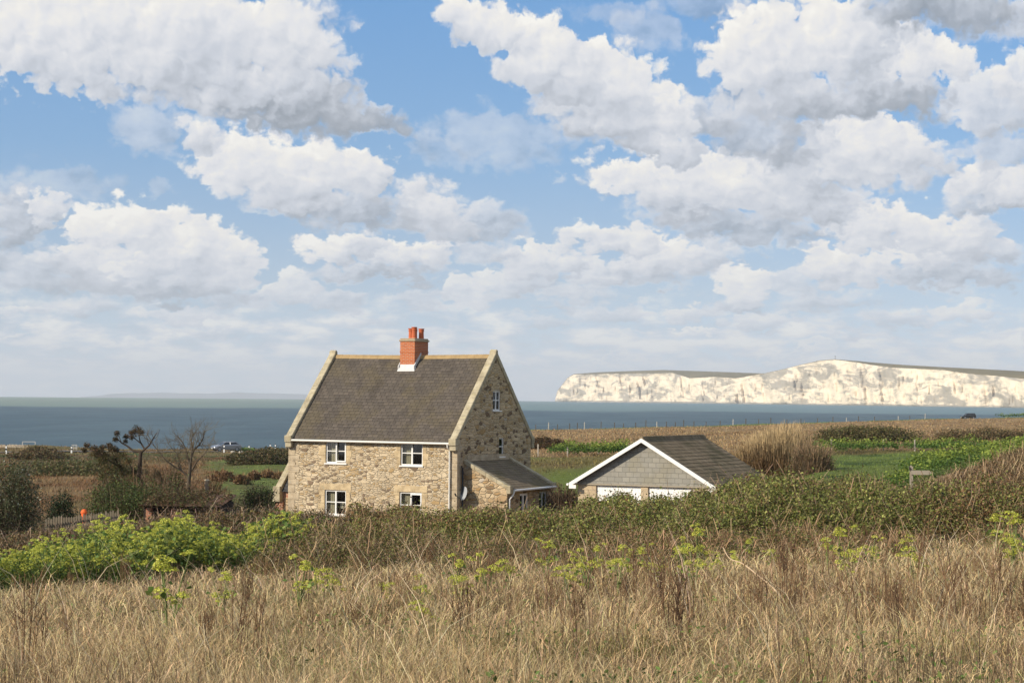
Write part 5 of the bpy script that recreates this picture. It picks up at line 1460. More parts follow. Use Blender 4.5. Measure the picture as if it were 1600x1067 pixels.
def alexanders_bank():
    r = random.Random(9)
    spots = []
    for row, dY in enumerate((0, 1.1, 2.2, 3.3, 4.4, 5.4)):
        x = -90 + r.uniform(0, 20)
        while x < 352:
            Y = 34.2 + 6.2 * (max(x, 0) / 350.0) ** 1.2 + dY + r.uniform(-.4, .4)
            lim = 352 - 8 * row
            if x < lim and r.random() > .14: spots.append((x, Y, r.uniform(.70, 1.2) * (.74 + .30 * min(max(x, 0) / 260, 1))))
            x += r.uniform(21, 34)
    for i, (x, Y, s) in enumerate(spots):
        p = gpx(x, Y)
        plant_alexanders((p.x, p.y, p.z - .03), r.uniform(0, 6.28), s, ALEX[r.randrange(4)], 'leafy yellow-green alexanders plant crowded into the dense flowering bank left of the cottage', 'alexanders in the dense bank', r.uniform(-.06, .06))
    # looser plants between the bank and the cottage
    loose = [(352, 41, 1.2), (368, 42, 1.15), (383, 43, 1.35), (402, 42, 1.1), (416, 43.5, 1.3), (428, 44, 1.4), (441, 43, 1.45), (455, 44, 1.55), (468, 43.5, 1.4), (482, 43, 1.2), (498, 44, 1.3), (512, 43, 1.15), (346, 44, 1.2), (395, 44, 1.3), (436, 41, 1.0), (362, 40, 1.0), (446, 45, 1.5), (460, 42, 1.2), (410, 40.5, .95), (376, 40, .9)]
    for i, (x, Y, s) in enumerate(loose):
        if i % 3 == 2: continue
        s *= .88; p = gpx(x, Y)
        plant_alexanders((p.x, p.y, p.z), r.uniform(0, 6.28), s, ALEX[4 + (i % 2)], 'taller loose alexanders plant with bare stalks, between the dense bank and the cottage corner', 'loose alexanders by the cottage', r.uniform(-.1, .1))
    for (x, Y, s, lab) in [(642, 55.5, 1.22, 'alexanders plant poking out of the hedge under the right ground floor window'), (660, 55.6, 1.05, 'shorter alexanders plant beside the one under the right ground floor window'),
                           (805, 54.0, .95, 'yellow alexanders plant growing in the hedge below the lean-to door'), (868, 53.8, 1.08, 'alexanders plant in the hedge between the lean-to and the garage')]:
        p = gpx(x, Y)
        q = plant_alexanders((p.x, p.y, p.z + (.15 if x < 700 else .1)), r.uniform(0, 6.28), s * 1.12, ALEX[4], lab, 'alexanders in the hedge', r.uniform(-.06, .06))
    # spindly flowering plants out in the dry grass: bearing and picture height of the lowest flowers
    far = [(505, 925, 26), (520, 935, 26), (470, 952, 24.5), (611, 935, 25), (664, 945, 24), (668, 985, 20.5), (714, 930, 27), (722, 940, 26), (763, 935, 26.5), (800, 925, 27), (860, 900, 33),
           (912, 905, 31), (917, 925, 28), (895, 935, 26), (942, 890, 33), (962, 905, 30), (967, 920, 28), (985, 880, 36), (1022, 905, 31), (1033, 915, 29), (1066, 885, 35), (1072, 895, 33), (1092, 890, 34), (1106, 890, 34),
           (1124, 905, 31), (1152, 900, 32), (1180, 885, 36), (1202, 895, 33), (1088, 935, 27), (1296, 900, 32), (1316, 908, 30), (1332, 920, 28), (1363, 908, 31), (1414, 890, 35), (1556, 893, 35), (1583, 900, 30), (1592, 903, 30), (1430, 935, 27)]
    near = [(268, 995, 21.0, 1.15, 'yellow flowering alexanders standing alone in the grass at the lower left'), (353, 975, 23.5, .8, 'small alexanders flower beside a dark bent stalk in the left grass'), (1585, 900, 30.5, 1.1, 'bright yellow alexanders head near the right edge of the grass')]
    for i, (x, y, Y) in enumerate(far):
        p = gpx(x + r.uniform(-4, 4), Y)
        plant_alexanders((p.x, p.y, p.z), r.uniform(0, 6.28), r.uniform(.66, 1.0), THIN[i % 4], 'thin yellow flowering alexanders stalk scattered in the dry grass before the hedge', 'alexanders in the dry grass', r.uniform(-.12, .12))
    for (x, y, Y, s, lab) in near:
        p = gpx(x, Y)
        plant_alexanders((p.x, p.y, p.z), r.uniform(0, 6.28), s, THIN[2], lab, None, .05)
alexanders_bank()

# ------------------------------------------------------------------ dead dock: rusty upright stalks
def dock_variant(seed, h, n):
    r = np.random.default_rng(seed); st = []; bl = []
    for i in range(n):
        a = r.uniform(0, 6.28); q = .16 * math.sqrt(r.uniform(0, 1)); hh = h * r.uniform(.55, 1.0); ln = r.normal(0, .10, 2)
        b = np.array([math.cos(a) * q, math.sin(a) * q, 0]); m = b + np.array([ln[0] * .4 * hh, ln[1] * .4 * hh, hh * .5]); t = b + np.array([ln[0] * hh, ln[1] * hh, hh])
        col = np.array([(0.165, 0.095, 0.052), (0.115, 0.068, 0.04), (0.22, 0.135, 0.07)])[r.integers(0, 3)]
        st.append(tube_arrays([b, m, t], [.0065, .0052, .003], col, 3))
        for j in range(r.integers(2, 6)):
            u = r.uniform(.45, .95); p = b + (t - b) * u; d = np.array([r.normal(0, .5), r.normal(0, .5), 1.0]); d /= np.linalg.norm(d)
            st.append(tube_arrays([p, p + d * hh * .13, p + d * hh * .24 + np.array([0, 0, .02])], [.004, .0035, .002], col * 1.1, 3))
            k = 10; P = p + d * hh * r.uniform(.05, .24, (k, 1)) + r.normal(0, .008, (k, 3))
            bl.append(leaf_arrays(P, r.uniform(.008, .018, k), col * r.uniform(.9, 1.9, (k, 1)), 0))
    V, F, C = join(st + bl)
    o = np_mesh('dead_dock', V, F, TWIG, C); me = o.data; bpy.data.objects.remove(o); return me
DOCK = [dock_variant(400 + i, h, n) for i, (h, n) in enumerate([(1.0, 9), (.85, 12), (1.15, 7), (.7, 10), (.95, 16)])]
def docks():
    r = random.Random(31)
    spots = [(1000, 30), (1006, 31), (1012, 28.5), (995, 32), (1026, 24), (1048, 23), (985, 25), (1120, 36), (1175, 35), (1210, 36), (1345, 36), (1370, 37), (1365, 38), (1425, 38), (1445, 38), (1525, 30), (1540, 28), (1590, 38), (1575, 36),
             (770, 30), (778, 29), (790, 27), (785, 33), (742, 36), (680, 38), (640, 38), (560, 37), (612, 25), (640, 24), (630, 27), (700, 32), (925, 29), (938, 30), (900, 33), (860, 36), (455, 42), (500, 40), (330, 32), (420, 36), (380, 26),
             (1250, 22), (1300, 20), (1340, 19), (1380, 20.5), (1410, 19), (1450, 21), (1480, 20), (1510, 18.5), (1180, 21), (1150, 23), (1560, 21), (1230, 27), (1290, 29), (960, 20), (900, 19), (850, 22), (720, 19), (620, 18.5), (545, 21), (330, 19), (60, 17), (30, 20), (110, 18), (400, 17.5), (1060, 18), (1120, 17), (1600, 19), (1430, 26), (1500, 27), (1380, 29), (70, 33.6), (120, 34), (125, 33.8), (165, 34.5), (205, 35.5), (255, 36.5), (290, 38), (320, 39), (35, 33)]
    for i, (x, Y) in enumerate(spots):
        if i % 4 == 1: continue
        p = gpx(x + r.uniform(-8, 8), Y)
        o = bpy.data.objects.new('dead_dock', DOCK[i % 5]); link(o); o.location = (p.x, p.y, p.z - .02); o.rotation_euler = (r.uniform(-.08, .08), r.uniform(-.08, .08), r.uniform(0, 6.28))
        s = r.uniform(.55, 1.0) * (1 if Y < 30 else .8); o.scale = (s, s, s)
        tag(o, 'clump of upright rust-brown dead dock stalks standing in the dry grass', 'dead plant', 'dead dock stalks in the dry grass')
docks()
def arch(name, label, pts, r0, r1, col, cat='stem', side=None):
    P = [at(*p) for p in pts]
    # smooth the measured points
    Q = []
    for i in range(len(P) - 1):
        a, b, c, d = P[max(i - 1, 0)], P[i], P[i + 1], P[min(i + 2, len(P) - 1)]
        for t in (0, .25, .5, .75):
            Q.append(0.5 * ((2 * b) + (c - a) * t + (2 * a - 5 * b + 4 * c - d) * t * t + (3 * b - a - 3 * c + d) * t ** 3))
    Q.append(P[-1]); n = len(Q)
    m = MB(); m.tube(Q, [r0 + (r1 - r0) * i / (n - 1) for i in range(n)], 6)
    if side: m.tube([at(*p) for p in side], [r1 * 1.1, r1 * .6], 5)
    o = m.build(name, plain(name + ' bark', col, .8, .25, 9.0, .2), smooth=True)
    tag(o, label, cat)
arch('bramble_cane', 'long pale arching bramble stem bent over the grass right of centre', [(1280, 1012, 22.0), (1240, 962, 22.6), (1215, 925, 23.2), (1180, 895, 23.8), (1160, 880, 24.2), (1140, 872, 24.6), (1130, 855, 24.8)], .013, .006, (0.50, 0.36, 0.22), side=[(1164, 883, 24.1), (1158, 868, 24.0)])
arch('bramble_cane', 'thin grey stem leaning left in the grass below the garage', [(1098, 990, 20.5), (1080, 968, 20.8), (1070, 940, 21.0), (1062, 905, 21.2), (1058, 885, 21.4)], .007, .004, (0.34, 0.27, 0.19))
arch('dead_stalk', 'dark slanting dead stalk topped by a yellow flower at the right edge', [(1545, 1020, 20.0), (1562, 975, 20.4), (1575, 935, 20.7), (1580, 910, 21.0)], .010, .007, (0.12, 0.075, 0.045))
arch('dead_stalk', 'bent dark stalk with a side fork low in the left grass', [(352, 1010, 18.5), (366, 998, 18.6), (376, 985, 18.8), (385, 978, 19.0)], .008, .004, (0.09, 0.06, 0.035))

# ------------------------------------------------------------------ shrubs and trees on the left
def tree_left():
    Y = 86.0
    base = at(214, 772, Y); zb = gz(base.x, Y) - .1
    root = empty('windswept_pine', (base.x, Y, zb)); tag(root, 'small windswept pine with brown tufts at its branch ends', 'tree')
    off = np.array(root.location)
    A = lambda px, py, d=0.0: np.array(at(px, py, Y + d)) - off
    br = []
    def limb(pts, r0, r1): br.append(tube_arrays(np.array([A(*p) for p in pts]), np.linspace(r0, r1, len(pts)), (0.062, 0.045, 0.032), 5))
    limb([(213, 778), (215, 752), (218, 735), (219, 716), (220, 706)], .13, .075)
    limb([(220, 706), (208, 704, .2), (199, 697, .3), (190, 692, .3), (184, 686, .2)], .06, .018)
    limb([(220, 707), (226, 702), (233, 696, -.2), (240, 684, -.3), (245, 676, -.3)], .06, .015)
    limb([(226, 702), (219, 690, .2), (217, 680, .1)], .045, .02); limb([(219, 692), (212, 686), (207, 680)], .03, .012)
    limb([(190, 692), (186, 682), (183, 678)], .02, .01); limb([(238, 686), (246, 682), (250, 670)], .014, .006); limb([(233, 696), (229, 684), (231, 672)], .016, .006); limb([(240, 684), (236, 676), (238, 668)], .012, .005)
    limb([(215, 752), (200, 738, .4), (185, 728, .5), (168, 718, .4), (155, 708, .3)], .07, .02); limb([(185, 728, .5), (178, 712, .3), (172, 700, .3)], .03, .012); limb([(215, 748), (205, 730, -.4), (198, 716, -.4)], .04, .015)
    limb([(214, 765), (195, 752, -.4), (176, 745, -.5), (160, 735, -.4)], .06, .02); limb([(155, 708, .3), (145, 703, .2), (136, 699, .2)], .02, .01); limb([(214, 760), (232, 750, .3), (246, 738, .4)], .04, .012)
    V, F, C = join(br); np_mesh('trunk', V, F, TWIG, C, parent=root)
    tufts = [(183, 678, 5), (181, 687, 5), (197, 683, 5), (196, 690, 4), (214, 673, 9), (207, 677, 7), (220, 676, 6), (206, 684, 4), (171, 697, 6), (176, 702, 8), (182, 704, 5), (155, 706, 9), (150, 712, 9), (147, 702, 7), (136, 697, 6), (131, 704, 5), (160, 700, 6), (165, 712, 8),
             (160, 722, 11), (178, 718, 11), (192, 712, 9), (200, 722, 10), (186, 730, 12), (170, 735, 13), (196, 740, 13), (180, 748, 14), (205, 752, 12), (160, 745, 10), (192, 758, 13), (175, 760, 10), (210, 738, 8), (222, 755, 9), (235, 748, 9), (246, 742, 8)]
    Ps, Cs, Ns, Sz = [], [], [], []
    for (x, y, r) in tufts:
        c = A(x, y, random.uniform(-.5, .5)); R_ = r / FPX * Y; n = int(38 * r)
        d = rng.normal(size=(n, 3)); d[:, 2] = d[:, 2] * .8 + .25; d = unit(d)
        rad = R_ * rng.uniform(.25, 1.1, (n, 1))
        Ps.append(c + d * rad); Ns.append(d)
        low = y > 706
        pal = np.array([(0.115, 0.105, 0.035), (0.085, 0.085, 0.028), (0.19, 0.105, 0.045)]) if low else np.array([(0.085, 0.062, 0.030), (0.055, 0.050, 0.022), (0.20, 0.105, 0.055)])
        Cs.append(pal[rng.choice(3, n, p=[.45, .35, .2])] * rng.uniform(.6, 1.3, (n, 1))); Sz.append(rnd(n, .05, .12))
    P = np.concatenate(Ps); V, F, C = leaf_arrays(P, np.concatenate(Sz), np.concatenate(Cs), .1, .3)
    np_mesh('foliage', V, F, LEAF, C, parent=root)
tree_left()
def grow(p, d, L, r, depth, out, col, spread=.55, up=.12, kids=(2, 3), seg=3, curl=.12):
    """a bare branching tree"""
    pts = [p.copy()]; q = p.copy(); dd = d.copy()
    for i in range(seg):
        dd = dd + rng.normal(0, curl, 3); dd[2] += up * .3; dd /= np.linalg.norm(dd)
        q = q + dd * L / seg; pts.append(q.copy())
    out.append(tube_arrays(np.array(pts), np.linspace(r, r * .62, len(pts)), col, 4 if r > .012 else 3))
    if depth == 0: return
    for k in range(rng.integers(kids[0], kids[1] + 1)):
        nd = dd + rng.normal(0, spread, 3) + np.array([0, 0, up]); nd /= np.linalg.norm(nd)
        start = pts[-1] if k == 0 else pts[rng.integers(1, len(pts))]
        grow(np.array(start), nd, L * rng.uniform(.62, .86), r * .62, depth - 1, out, col, spread, up, kids, seg, curl)
def bare_tree():
    Y = 84.0
    b = at(293, 776, Y); zb = gz(b.x, Y) - .1
    root = empty('bare_tree', (b.x, Y, zb)); tag(root, 'leafless hawthorn with fine spreading twigs in the garden', 'tree')
    off = np.array(root.location); A = lambda px, py, d=0.0: np.array(at(px, py, Y + d)) - off
    out = []; col = (0.10, 0.078, 0.055)
    for pts, r0, r1 in [([(292, 782), (294, 760), (296, 740), (297, 728)], .10, .075), ([(297, 728), (299, 712), (303, 703), (312, 694), (318, 684), (319, 674)], .06, .014), ([(297, 730), (293, 715), (290, 700, .3), (283, 688, .4), (276, 680, .3)], .05, .012),
                        ([(300, 735), (308, 720, -.3), (318, 710, -.4), (328, 698, -.4)], .04, .010), ([(294, 744), (284, 736), (270, 727, -.2), (258, 718, -.3), (250, 708, -.3), (242, 698, -.3), (237, 690, -.3)], .045, .012), ([(299, 712), (301, 700), (298, 688, .2), (303, 676, .3)], .035, .010), ([(284, 736), (280, 722, .3), (276, 708, .4), (268, 700, .4)], .03, .01)]:
        P = np.array([A(*p) for p in pts]); out.append(tube_arrays(P, np.linspace(r0, r1, len(P)), col, 5))
        for j in range(1, len(P)):
            for _ in range(4):
                d = unit((P[j] - P[j - 1])[None])[0] + rng.normal(0, .6, 3) + np.array([0, 0, .25]); d /= np.linalg.norm(d)
                grow(P[j] + (P[j - 1] - P[j]) * rng.uniform(0, .8), d, rng.uniform(.28, .5), .012, 2, out, np.array((0.15, 0.115, 0.07)) * rng.uniform(.7, 1.3), .6, .15, (2, 3), 2)
    V, F, C = join(out); np_mesh('trunk', V, F, TWIG, C, parent=root)
bare_tree()
TAN3 = [(0.20, 0.115, 0.055), (0.13, 0.080, 0.042), (0.11, 0.095, 0.035)]
bush('twiggy_shrub', 'brown twiggy shrub under the leafless hawthorn', 'shrub', 262, 722, 776, 95, 85, 3600, TAN3 + [(0.16, 0.14, 0.05)], [1, 1.2, 1, .6], (.04, .09), 2600, (0.15, 0.105, 0.065), 5, twig_len=(.3, .8))
bush('twiggy_shrub', 'dark brown shrub under the windswept pine', 'shrub', 195, 738, 778, 100, 87.5, 4200, [(0.085, 0.070, 0.028), (0.11, 0.072, 0.036), (0.06, 0.06, 0.022)], [1, 1, 1], (.05, .1), 1500, (0.085, 0.06, 0.04), 6, twig_len=(.3, .8))
bush('twiggy_shrub', 'reddish brown shrub right of the leafless hawthorn', 'shrub', 332, 742, 782, 60, 86, 2000, TAN3, [1.4, 1, .5], (.04, .09), 1300, (0.20, 0.115, 0.06), 7, twig_len=(.3, .7))
bush('ivy_mound', 'green ivy mound smothering the garden shed roof', 'ivy', 215, 757, 792, 190, 80.5, 17000, [(0.050, 0.078, 0.020), (0.085, 0.115, 0.028), (0.13, 0.155, 0.04), (0.12, 0.085, 0.04)], [1.2, 1.2, .6, .5], (.05, .1), 700, (0.13, 0.085, 0.05), 8, depth=1.6, power=.4)
bush('ivy_mound', 'brown and green creeper sprawling over the open front of the garden shed', 'ivy', 285, 768, 796, 130, 79.0, 9000, [(0.085, 0.075, 0.03), (0.12, 0.075, 0.038), (0.10, 0.115, 0.035), (0.16, 0.105, 0.055)], [1, 1.2, .8, .5], (.05, .1), 1500, (0.15, 0.095, 0.055), 33, depth=1.3, power=.4, twig_len=(.2, .5))
bush('evergreen_shrub', 'dark evergreen shrub behind the left end of the picket fence', 'shrub', 96, 773, 812, 44, 79, 5200, [(0.026, 0.044, 0.014), (0.045, 0.066, 0.02), (0.02, 0.034, 0.012)], [1, .7, 1], (.05, .1), 100, seed=9)
bush('ivy_bush', 'dark ivy bush with brown stems by the left corner of the cottage', 'shrub', 404, 764, 815, 62, 86, 7000, [(0.050, 0.075, 0.020), (0.085, 0.11, 0.03), (0.10, 0.07, 0.035), (0.03, 0.04, 0.015)], [1, .9, .8, .8], (.05, .1), 1000, (0.14, 0.09, 0.055), 10, twig_len=(.3, .8))
bush('bramble_bush', 'pale green and straw bramble bush between the shed and the ivy bush', 'shrub', 352, 778, 820, 60, 83, 4200, [(0.20, 0.165, 0.085), (0.13, 0.12, 0.05), (0.24, 0.19, 0.11), (0.10, 0.11, 0.035)], [1, 1, .7, .7], (.05, .1), 800, (0.2, 0.14, 0.085), 11, twig_len=(.25, .6))
bush('grey_shrub', 'tall grey-green shrub with silvery leaves at the left edge', 'shrub', 12, 734, 868, 96, 56, 15000, [(0.095, 0.110, 0.045), (0.14, 0.155, 0.075), (0.055, 0.065, 0.026), (0.32, 0.33, 0.25), (0.11, 0.075, 0.04)], [1.3, 1, .8, .22, .5], (.035, .075), 900, (0.11, 0.085, 0.06), 12, power=.5, twig_len=(.4, 1.1))
# ------------------------------------------------------------------ straw-coloured tamarisk beside the garage
def tamarisk():
    Y = 104.0; c = at(1212, 768, Y); zb = gz(c.x, Y) - .1
    root = empty('tamarisk', (c.x, Y, zb)); tag(root, 'big straw coloured twiggy shrub behind the garage roof', 'shrub'); off = np.array(root.location)
    out = []
    for i in range(34):
        x = rng.uniform(-2.0, 2.1); d = np.array([x * .30 + rng.normal(0, .18), rng.normal(0, .25), 1.0]); d /= np.linalg.norm(d)
        grow(np.array([x * .62, rng.uniform(-.9, .9), 0.0]), d, rng.uniform(.7, 1.15), .035, 3, out, np.array((0.145, 0.088, 0.045)) * rng.uniform(.7, 1.3), .42, .10, (2, 3), 3)
    V, F, C = join(out); np_mesh('branch', V, F, TWIG, C, parent=root)
    N = 7800
    x = rng.normal(0, 1.0, N) - .25; x = np.clip(x, -2.5, 2.3); y = rng.uniform(-1.2, 1.2, N)
    top = np.interp(x, [-2.5, -1.6, -.6, .5, 1.3, 1.9, 2.3], [1.9, 2.7, 3.05, 3.35, 3.35, 2.4, 1.5]) * rng.uniform(.8, 1.06, N)
    L = rnd(N, .30, .75); z = np.maximum(top * np.sqrt(rng.uniform(.06, 1, N)) - L, .15)
    P = np.stack([x, y, z], 1)
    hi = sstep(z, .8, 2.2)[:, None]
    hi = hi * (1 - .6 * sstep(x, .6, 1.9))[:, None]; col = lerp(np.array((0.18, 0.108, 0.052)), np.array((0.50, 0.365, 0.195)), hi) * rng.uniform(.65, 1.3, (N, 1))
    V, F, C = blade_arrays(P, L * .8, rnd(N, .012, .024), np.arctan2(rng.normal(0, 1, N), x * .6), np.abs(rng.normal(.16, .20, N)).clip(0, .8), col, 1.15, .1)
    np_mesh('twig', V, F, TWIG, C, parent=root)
tamarisk()
bush('dead_bush', 'tangled brown bush on the right side of the straw coloured shrub', 'shrub', 1268, 700, 770, 70, 100, 3600, [(0.14, 0.085, 0.045), (0.12, 0.11, 0.045), (0.19, 0.13, 0.075)], [1, .8, .8], (.05, .1), 3000, (0.24, 0.165, 0.095), 14, twig_len=(.4, .9))
bush('dead_bush', 'low brown bush showing between the lean-to and the garage', 'shrub', 880, 764, 800, 60, 97, 2400, [(0.105, 0.062, 0.036), (0.075, 0.05, 0.03), (0.09, 0.085, 0.03)], [1, 1, .6], (.04, .09), 1400, (0.13, 0.085, 0.055), 15, twig_len=(.3, .8))
HEATH = [(0.155, 0.132, 0.045), (0.12, 0.120, 0.038), (0.175, 0.118, 0.056), (0.09, 0.08, 0.03)]
bush('heath_mound', 'long dark olive mound of scrub in the dry field on the right', 'shrub', 1352, 670, 691, 168, None, 16000, HEATH, [1.2, 1.2, .8, .6], (.12, .26), 0, seed=16, depth=3.0, power=.75)
bush('heath_mound', 'low brown mound of scrub at the far right of the dry field', 'shrub', 1560, 675, 688, 210, None, 12000, [(0.19, 0.125, 0.06), (0.15, 0.11, 0.048), (0.13, 0.12, 0.044)], [1.2, 1, .5], (.12, .26), 0, seed=17, depth=3.0, power=.8)
bush('heath_mound', 'russet mound of scrub in the dry field against the cottage gable', 'shrub', 852, 685, 701, 70, None, 6000, [(0.13, 0.075, 0.034), (0.10, 0.062, 0.03), (0.085, 0.075, 0.026)], [1.2, 1, .5], (.1, .22), 0, seed=18, depth=2.4, power=.75)
for (x, y0, y1, w, Y, lab) in [(349, 735, 752, 34, None, 'broad russet tussock nearest the hawthorn on the green field'), (378, 742, 757, 24, None, 'small russet tussock in the middle of the green field'), (397, 738, 750, 20, None, 'middle russet tussock of the green field'), (418, 736, 746, 26, None, 'straw topped russet tussock near the cottage wing'), (437, 740, 748, 20, None, 'low russet tussock beside the cottage wing')]:
    bush('tussock', lab, 'tussock', x, y0, y1, w, Y, 1500, [(0.19, 0.098, 0.042), (0.14, 0.075, 0.034), (0.30, 0.20, 0.10)], [1.2, 1, .5], (.09, .2), 260, (0.26, 0.165, 0.08), 20 + int(x), depth=1.0, power=.7, twig_len=(.25, .55), group='tussocks on the green field')
bush('heath_mound', 'dark green and brown scrub ridge on the skyline left of the cottage', 'shrub', 428, 704, 724, 130, None, 12000, [(0.095, 0.085, 0.03), (0.07, 0.07, 0.024), (0.14, 0.09, 0.042)], [1, 1, .9], (.14, .3), 0, seed=30, depth=5.0, power=.75)
bush('heath_mound', 'russet dune scrub between the two white frames near the shore', 'shrub', 62, 702, 718, 90, None, 7000, [(0.14, 0.10, 0.045), (0.10, 0.09, 0.03), (0.17, 0.10, 0.05)], [1, 1, .8], (.14, .32), 0, seed=31, depth=5.0, power=.8)
bush('heath_mound', 'dark scrub band across the field behind the grey shrub', 'shrub', 110, 727, 742, 230, None, 14000, [(0.12, 0.11, 0.038), (0.085, 0.092, 0.03), (0.16, 0.11, 0.05)], [1, 1, .8], (.12, .28), 0, seed=32, depth=6.0, power=.8)

# ------------------------------------------------------------------ distant alexanders along the field edge and the path: ground cover
def alexanders_cover():
    r = rng; parts = []
    def clump(px, Y, n, h, w):
        p = gpx(px, Y)
        a = r.uniform(0, 6.28, n); q = np.sqrt(r.uniform(0, 1, n)) * w; z = h * (1 - .45 * (q / w) ** 2) * r.uniform(.25, 1.05, n) ** .6
        P = np.stack([p.x + np.cos(a) * q, p.y + np.sin(a) * q, p.z + z], 1)
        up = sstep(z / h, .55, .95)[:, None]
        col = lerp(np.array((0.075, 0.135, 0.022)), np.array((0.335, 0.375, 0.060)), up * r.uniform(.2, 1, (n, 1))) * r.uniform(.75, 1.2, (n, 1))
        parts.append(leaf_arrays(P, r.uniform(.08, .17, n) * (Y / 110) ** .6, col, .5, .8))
    for i in range(62): clump(r.uniform(1285, 1640), r.uniform(161, 172) - 6 * r.uniform(0, 1), 110, r.uniform(.7, 1.15), r.uniform(.8, 1.5))
    for i in range(40): clump(r.uniform(872, 985), r.uniform(150, 158), 100, r.uniform(.8, 1.25), r.uniform(.7, 1.2))
    for i in range(90):                                            # far side of the path
        t = r.uniform(0, 1); x = 1432 + 190 * t ** .9; Y = 76 + 62 * t + r.uniform(0, 9)
        clump(x + r.uniform(-12, 12), Y, 130, r.uniform(.75, 1.2), r.uniform(.6, 1.1))
    for i in range(46):                                            # near side
        t = r.uniform(0, 1); x = 1528 + 110 * t; Y = 74 + 44 * t + r.uniform(-3, 3)
        clump(x + r.uniform(-8, 8), Y, 130, r.uniform(.75, 1.15), r.uniform(.6, 1.0))
    for i in range(10): clump(r.uniform(1395, 1440), r.uniform(70, 76), 90, r.uniform(.5, .8), r.uniform(.4, .7))
    for i in range(9): clump(r.uniform(374, 398), r.uniform(300, 308), 70, r.uniform(.5, .8), r.uniform(.7, 1.2))
    for i in range(14): clump(r.uniform(1545, 1640), edgeY(1590) - r.uniform(2, 14), 60, r.uniform(.8, 1.3), r.uniform(1.2, 2.2))
    V, F, C = join(parts)
    o = np_mesh('alexanders_cover', V, F, LEAF, C); tag(o, 'yellow-green alexanders lining the path and the far field edge', None, kind='stuff')
alexanders_cover()
# ================================================================== PATH, ROAD, SMALL THINGS
def strip(name, label, pts, half, mat, lift=0.03):
    """a trodden or surfaced way laid over the ground: pts are (bearing, depth), half its half-width"""
    P = [(Xat(a, b), b) for a, b in pts]; Q = []
    for i in range(len(P) - 1):
        for k in range(12): t = k / 12; Q.append((P[i][0] + (P[i + 1][0] - P[i][0]) * t, P[i][1] + (P[i + 1][1] - P[i][1]) * t))
    Q.append(P[-1]); m = MB(); n = len(Q); vs = []
    for i, (x, y) in enumerate(Q):
        tx, ty = Q[min(i + 1, n - 1)][0] - Q[max(i - 1, 0)][0], Q[min(i + 1, n - 1)][1] - Q[max(i - 1, 0)][1]; l = math.hypot(tx, ty)
        nx, ny = -ty / l, tx / l
        for k in (-1, -.33, .33, 1):
            w = half * (1 + .25 * math.sin(i * 1.3 + k)); X, Y = x + nx * w * k, y + ny * w * k; vs.append((X, Y, gz(X, Y) + lift))
    fs = [(i * 4 + k, i * 4 + k + 1, i * 4 + k + 5, i * 4 + k + 4) for i in range(n - 1) for k in range(3)]
    m.add(vs, fs); o = m.build(name, mat, smooth=True); tag(o, label, None, kind='structure')
strip('path', 'trodden earth path climbing between banks of alexanders', [(1462, 72), (1478, 76), (1500, 83), (1520, 91), (1545, 104), (1580, 120), (1640, 140)], .62, plain('trodden earth', (0.30, 0.205, 0.12), .95, .3, 3.0, .05, bmp=.5), .06)
strip('road', 'grey coast road passing the dunes on the left', [(-120, 262), (20, 268), (90, 274), (160, 284), (250, 293), (330, 299), (400, 304), (480, 310), (620, 318)], 2.6, plain('worn tarmac', (0.125, 0.115, 0.098), .95, .2, .6, .1), .12)

def obj_at(name, px, Y, rz=0.0, dz=0.0):
    p = gpx(px, Y); return empty(name, (p.x, p.y, p.z + dz), rz)

# ---- fingerpost
def fingerpost():
    t = empty('fingerpost', (at(1424, 757, 66).x, 66, gz(at(1424, 757, 66).x, 66)), R(-6))
    tag(t, 'weathered wooden footpath fingerpost with one blank arm pointing right', 'signpost')
    zt = at(1424, 727, 66).z - t.location.z
    m = MB(); m.box(-.05, .05, -.05, .05, -.2, zt - .05); m.hexa([(-.05, -.05, zt - .05), (.05, -.05, zt - .05), (.05, .05, zt - .05), (-.05, .05, zt - .05), (-.03, -.05, zt), (.0, -.05, zt), (.0, .05, zt), (-.03, .05, zt)]); m.build('post', M['oak'], t)
    a = MB(); z = at(1440, 738, 66).z - t.location.z
    a.prism([(-.02, z - .07), (.56, z - .07), (.64, z), (.56, z + .07), (-.02, z + .07)], 'y', -.085, -.052); a.build('arm', M['oak'], t)
    b = MB(); b.hexa([(-.075, -.075, z + .10), (.052, -.075, z - .10), (.052, .055, z - .10), (-.075, .055, z + .10), (-.075, -.075, z + .20), (.075, -.075, z + .02), (.075, .055, z + .02), (-.075, .055, z + .20)]); b.build('bracket', plain('dark ironwork', (0.05, 0.04, 0.035), .8, .2), t)
fingerpost()

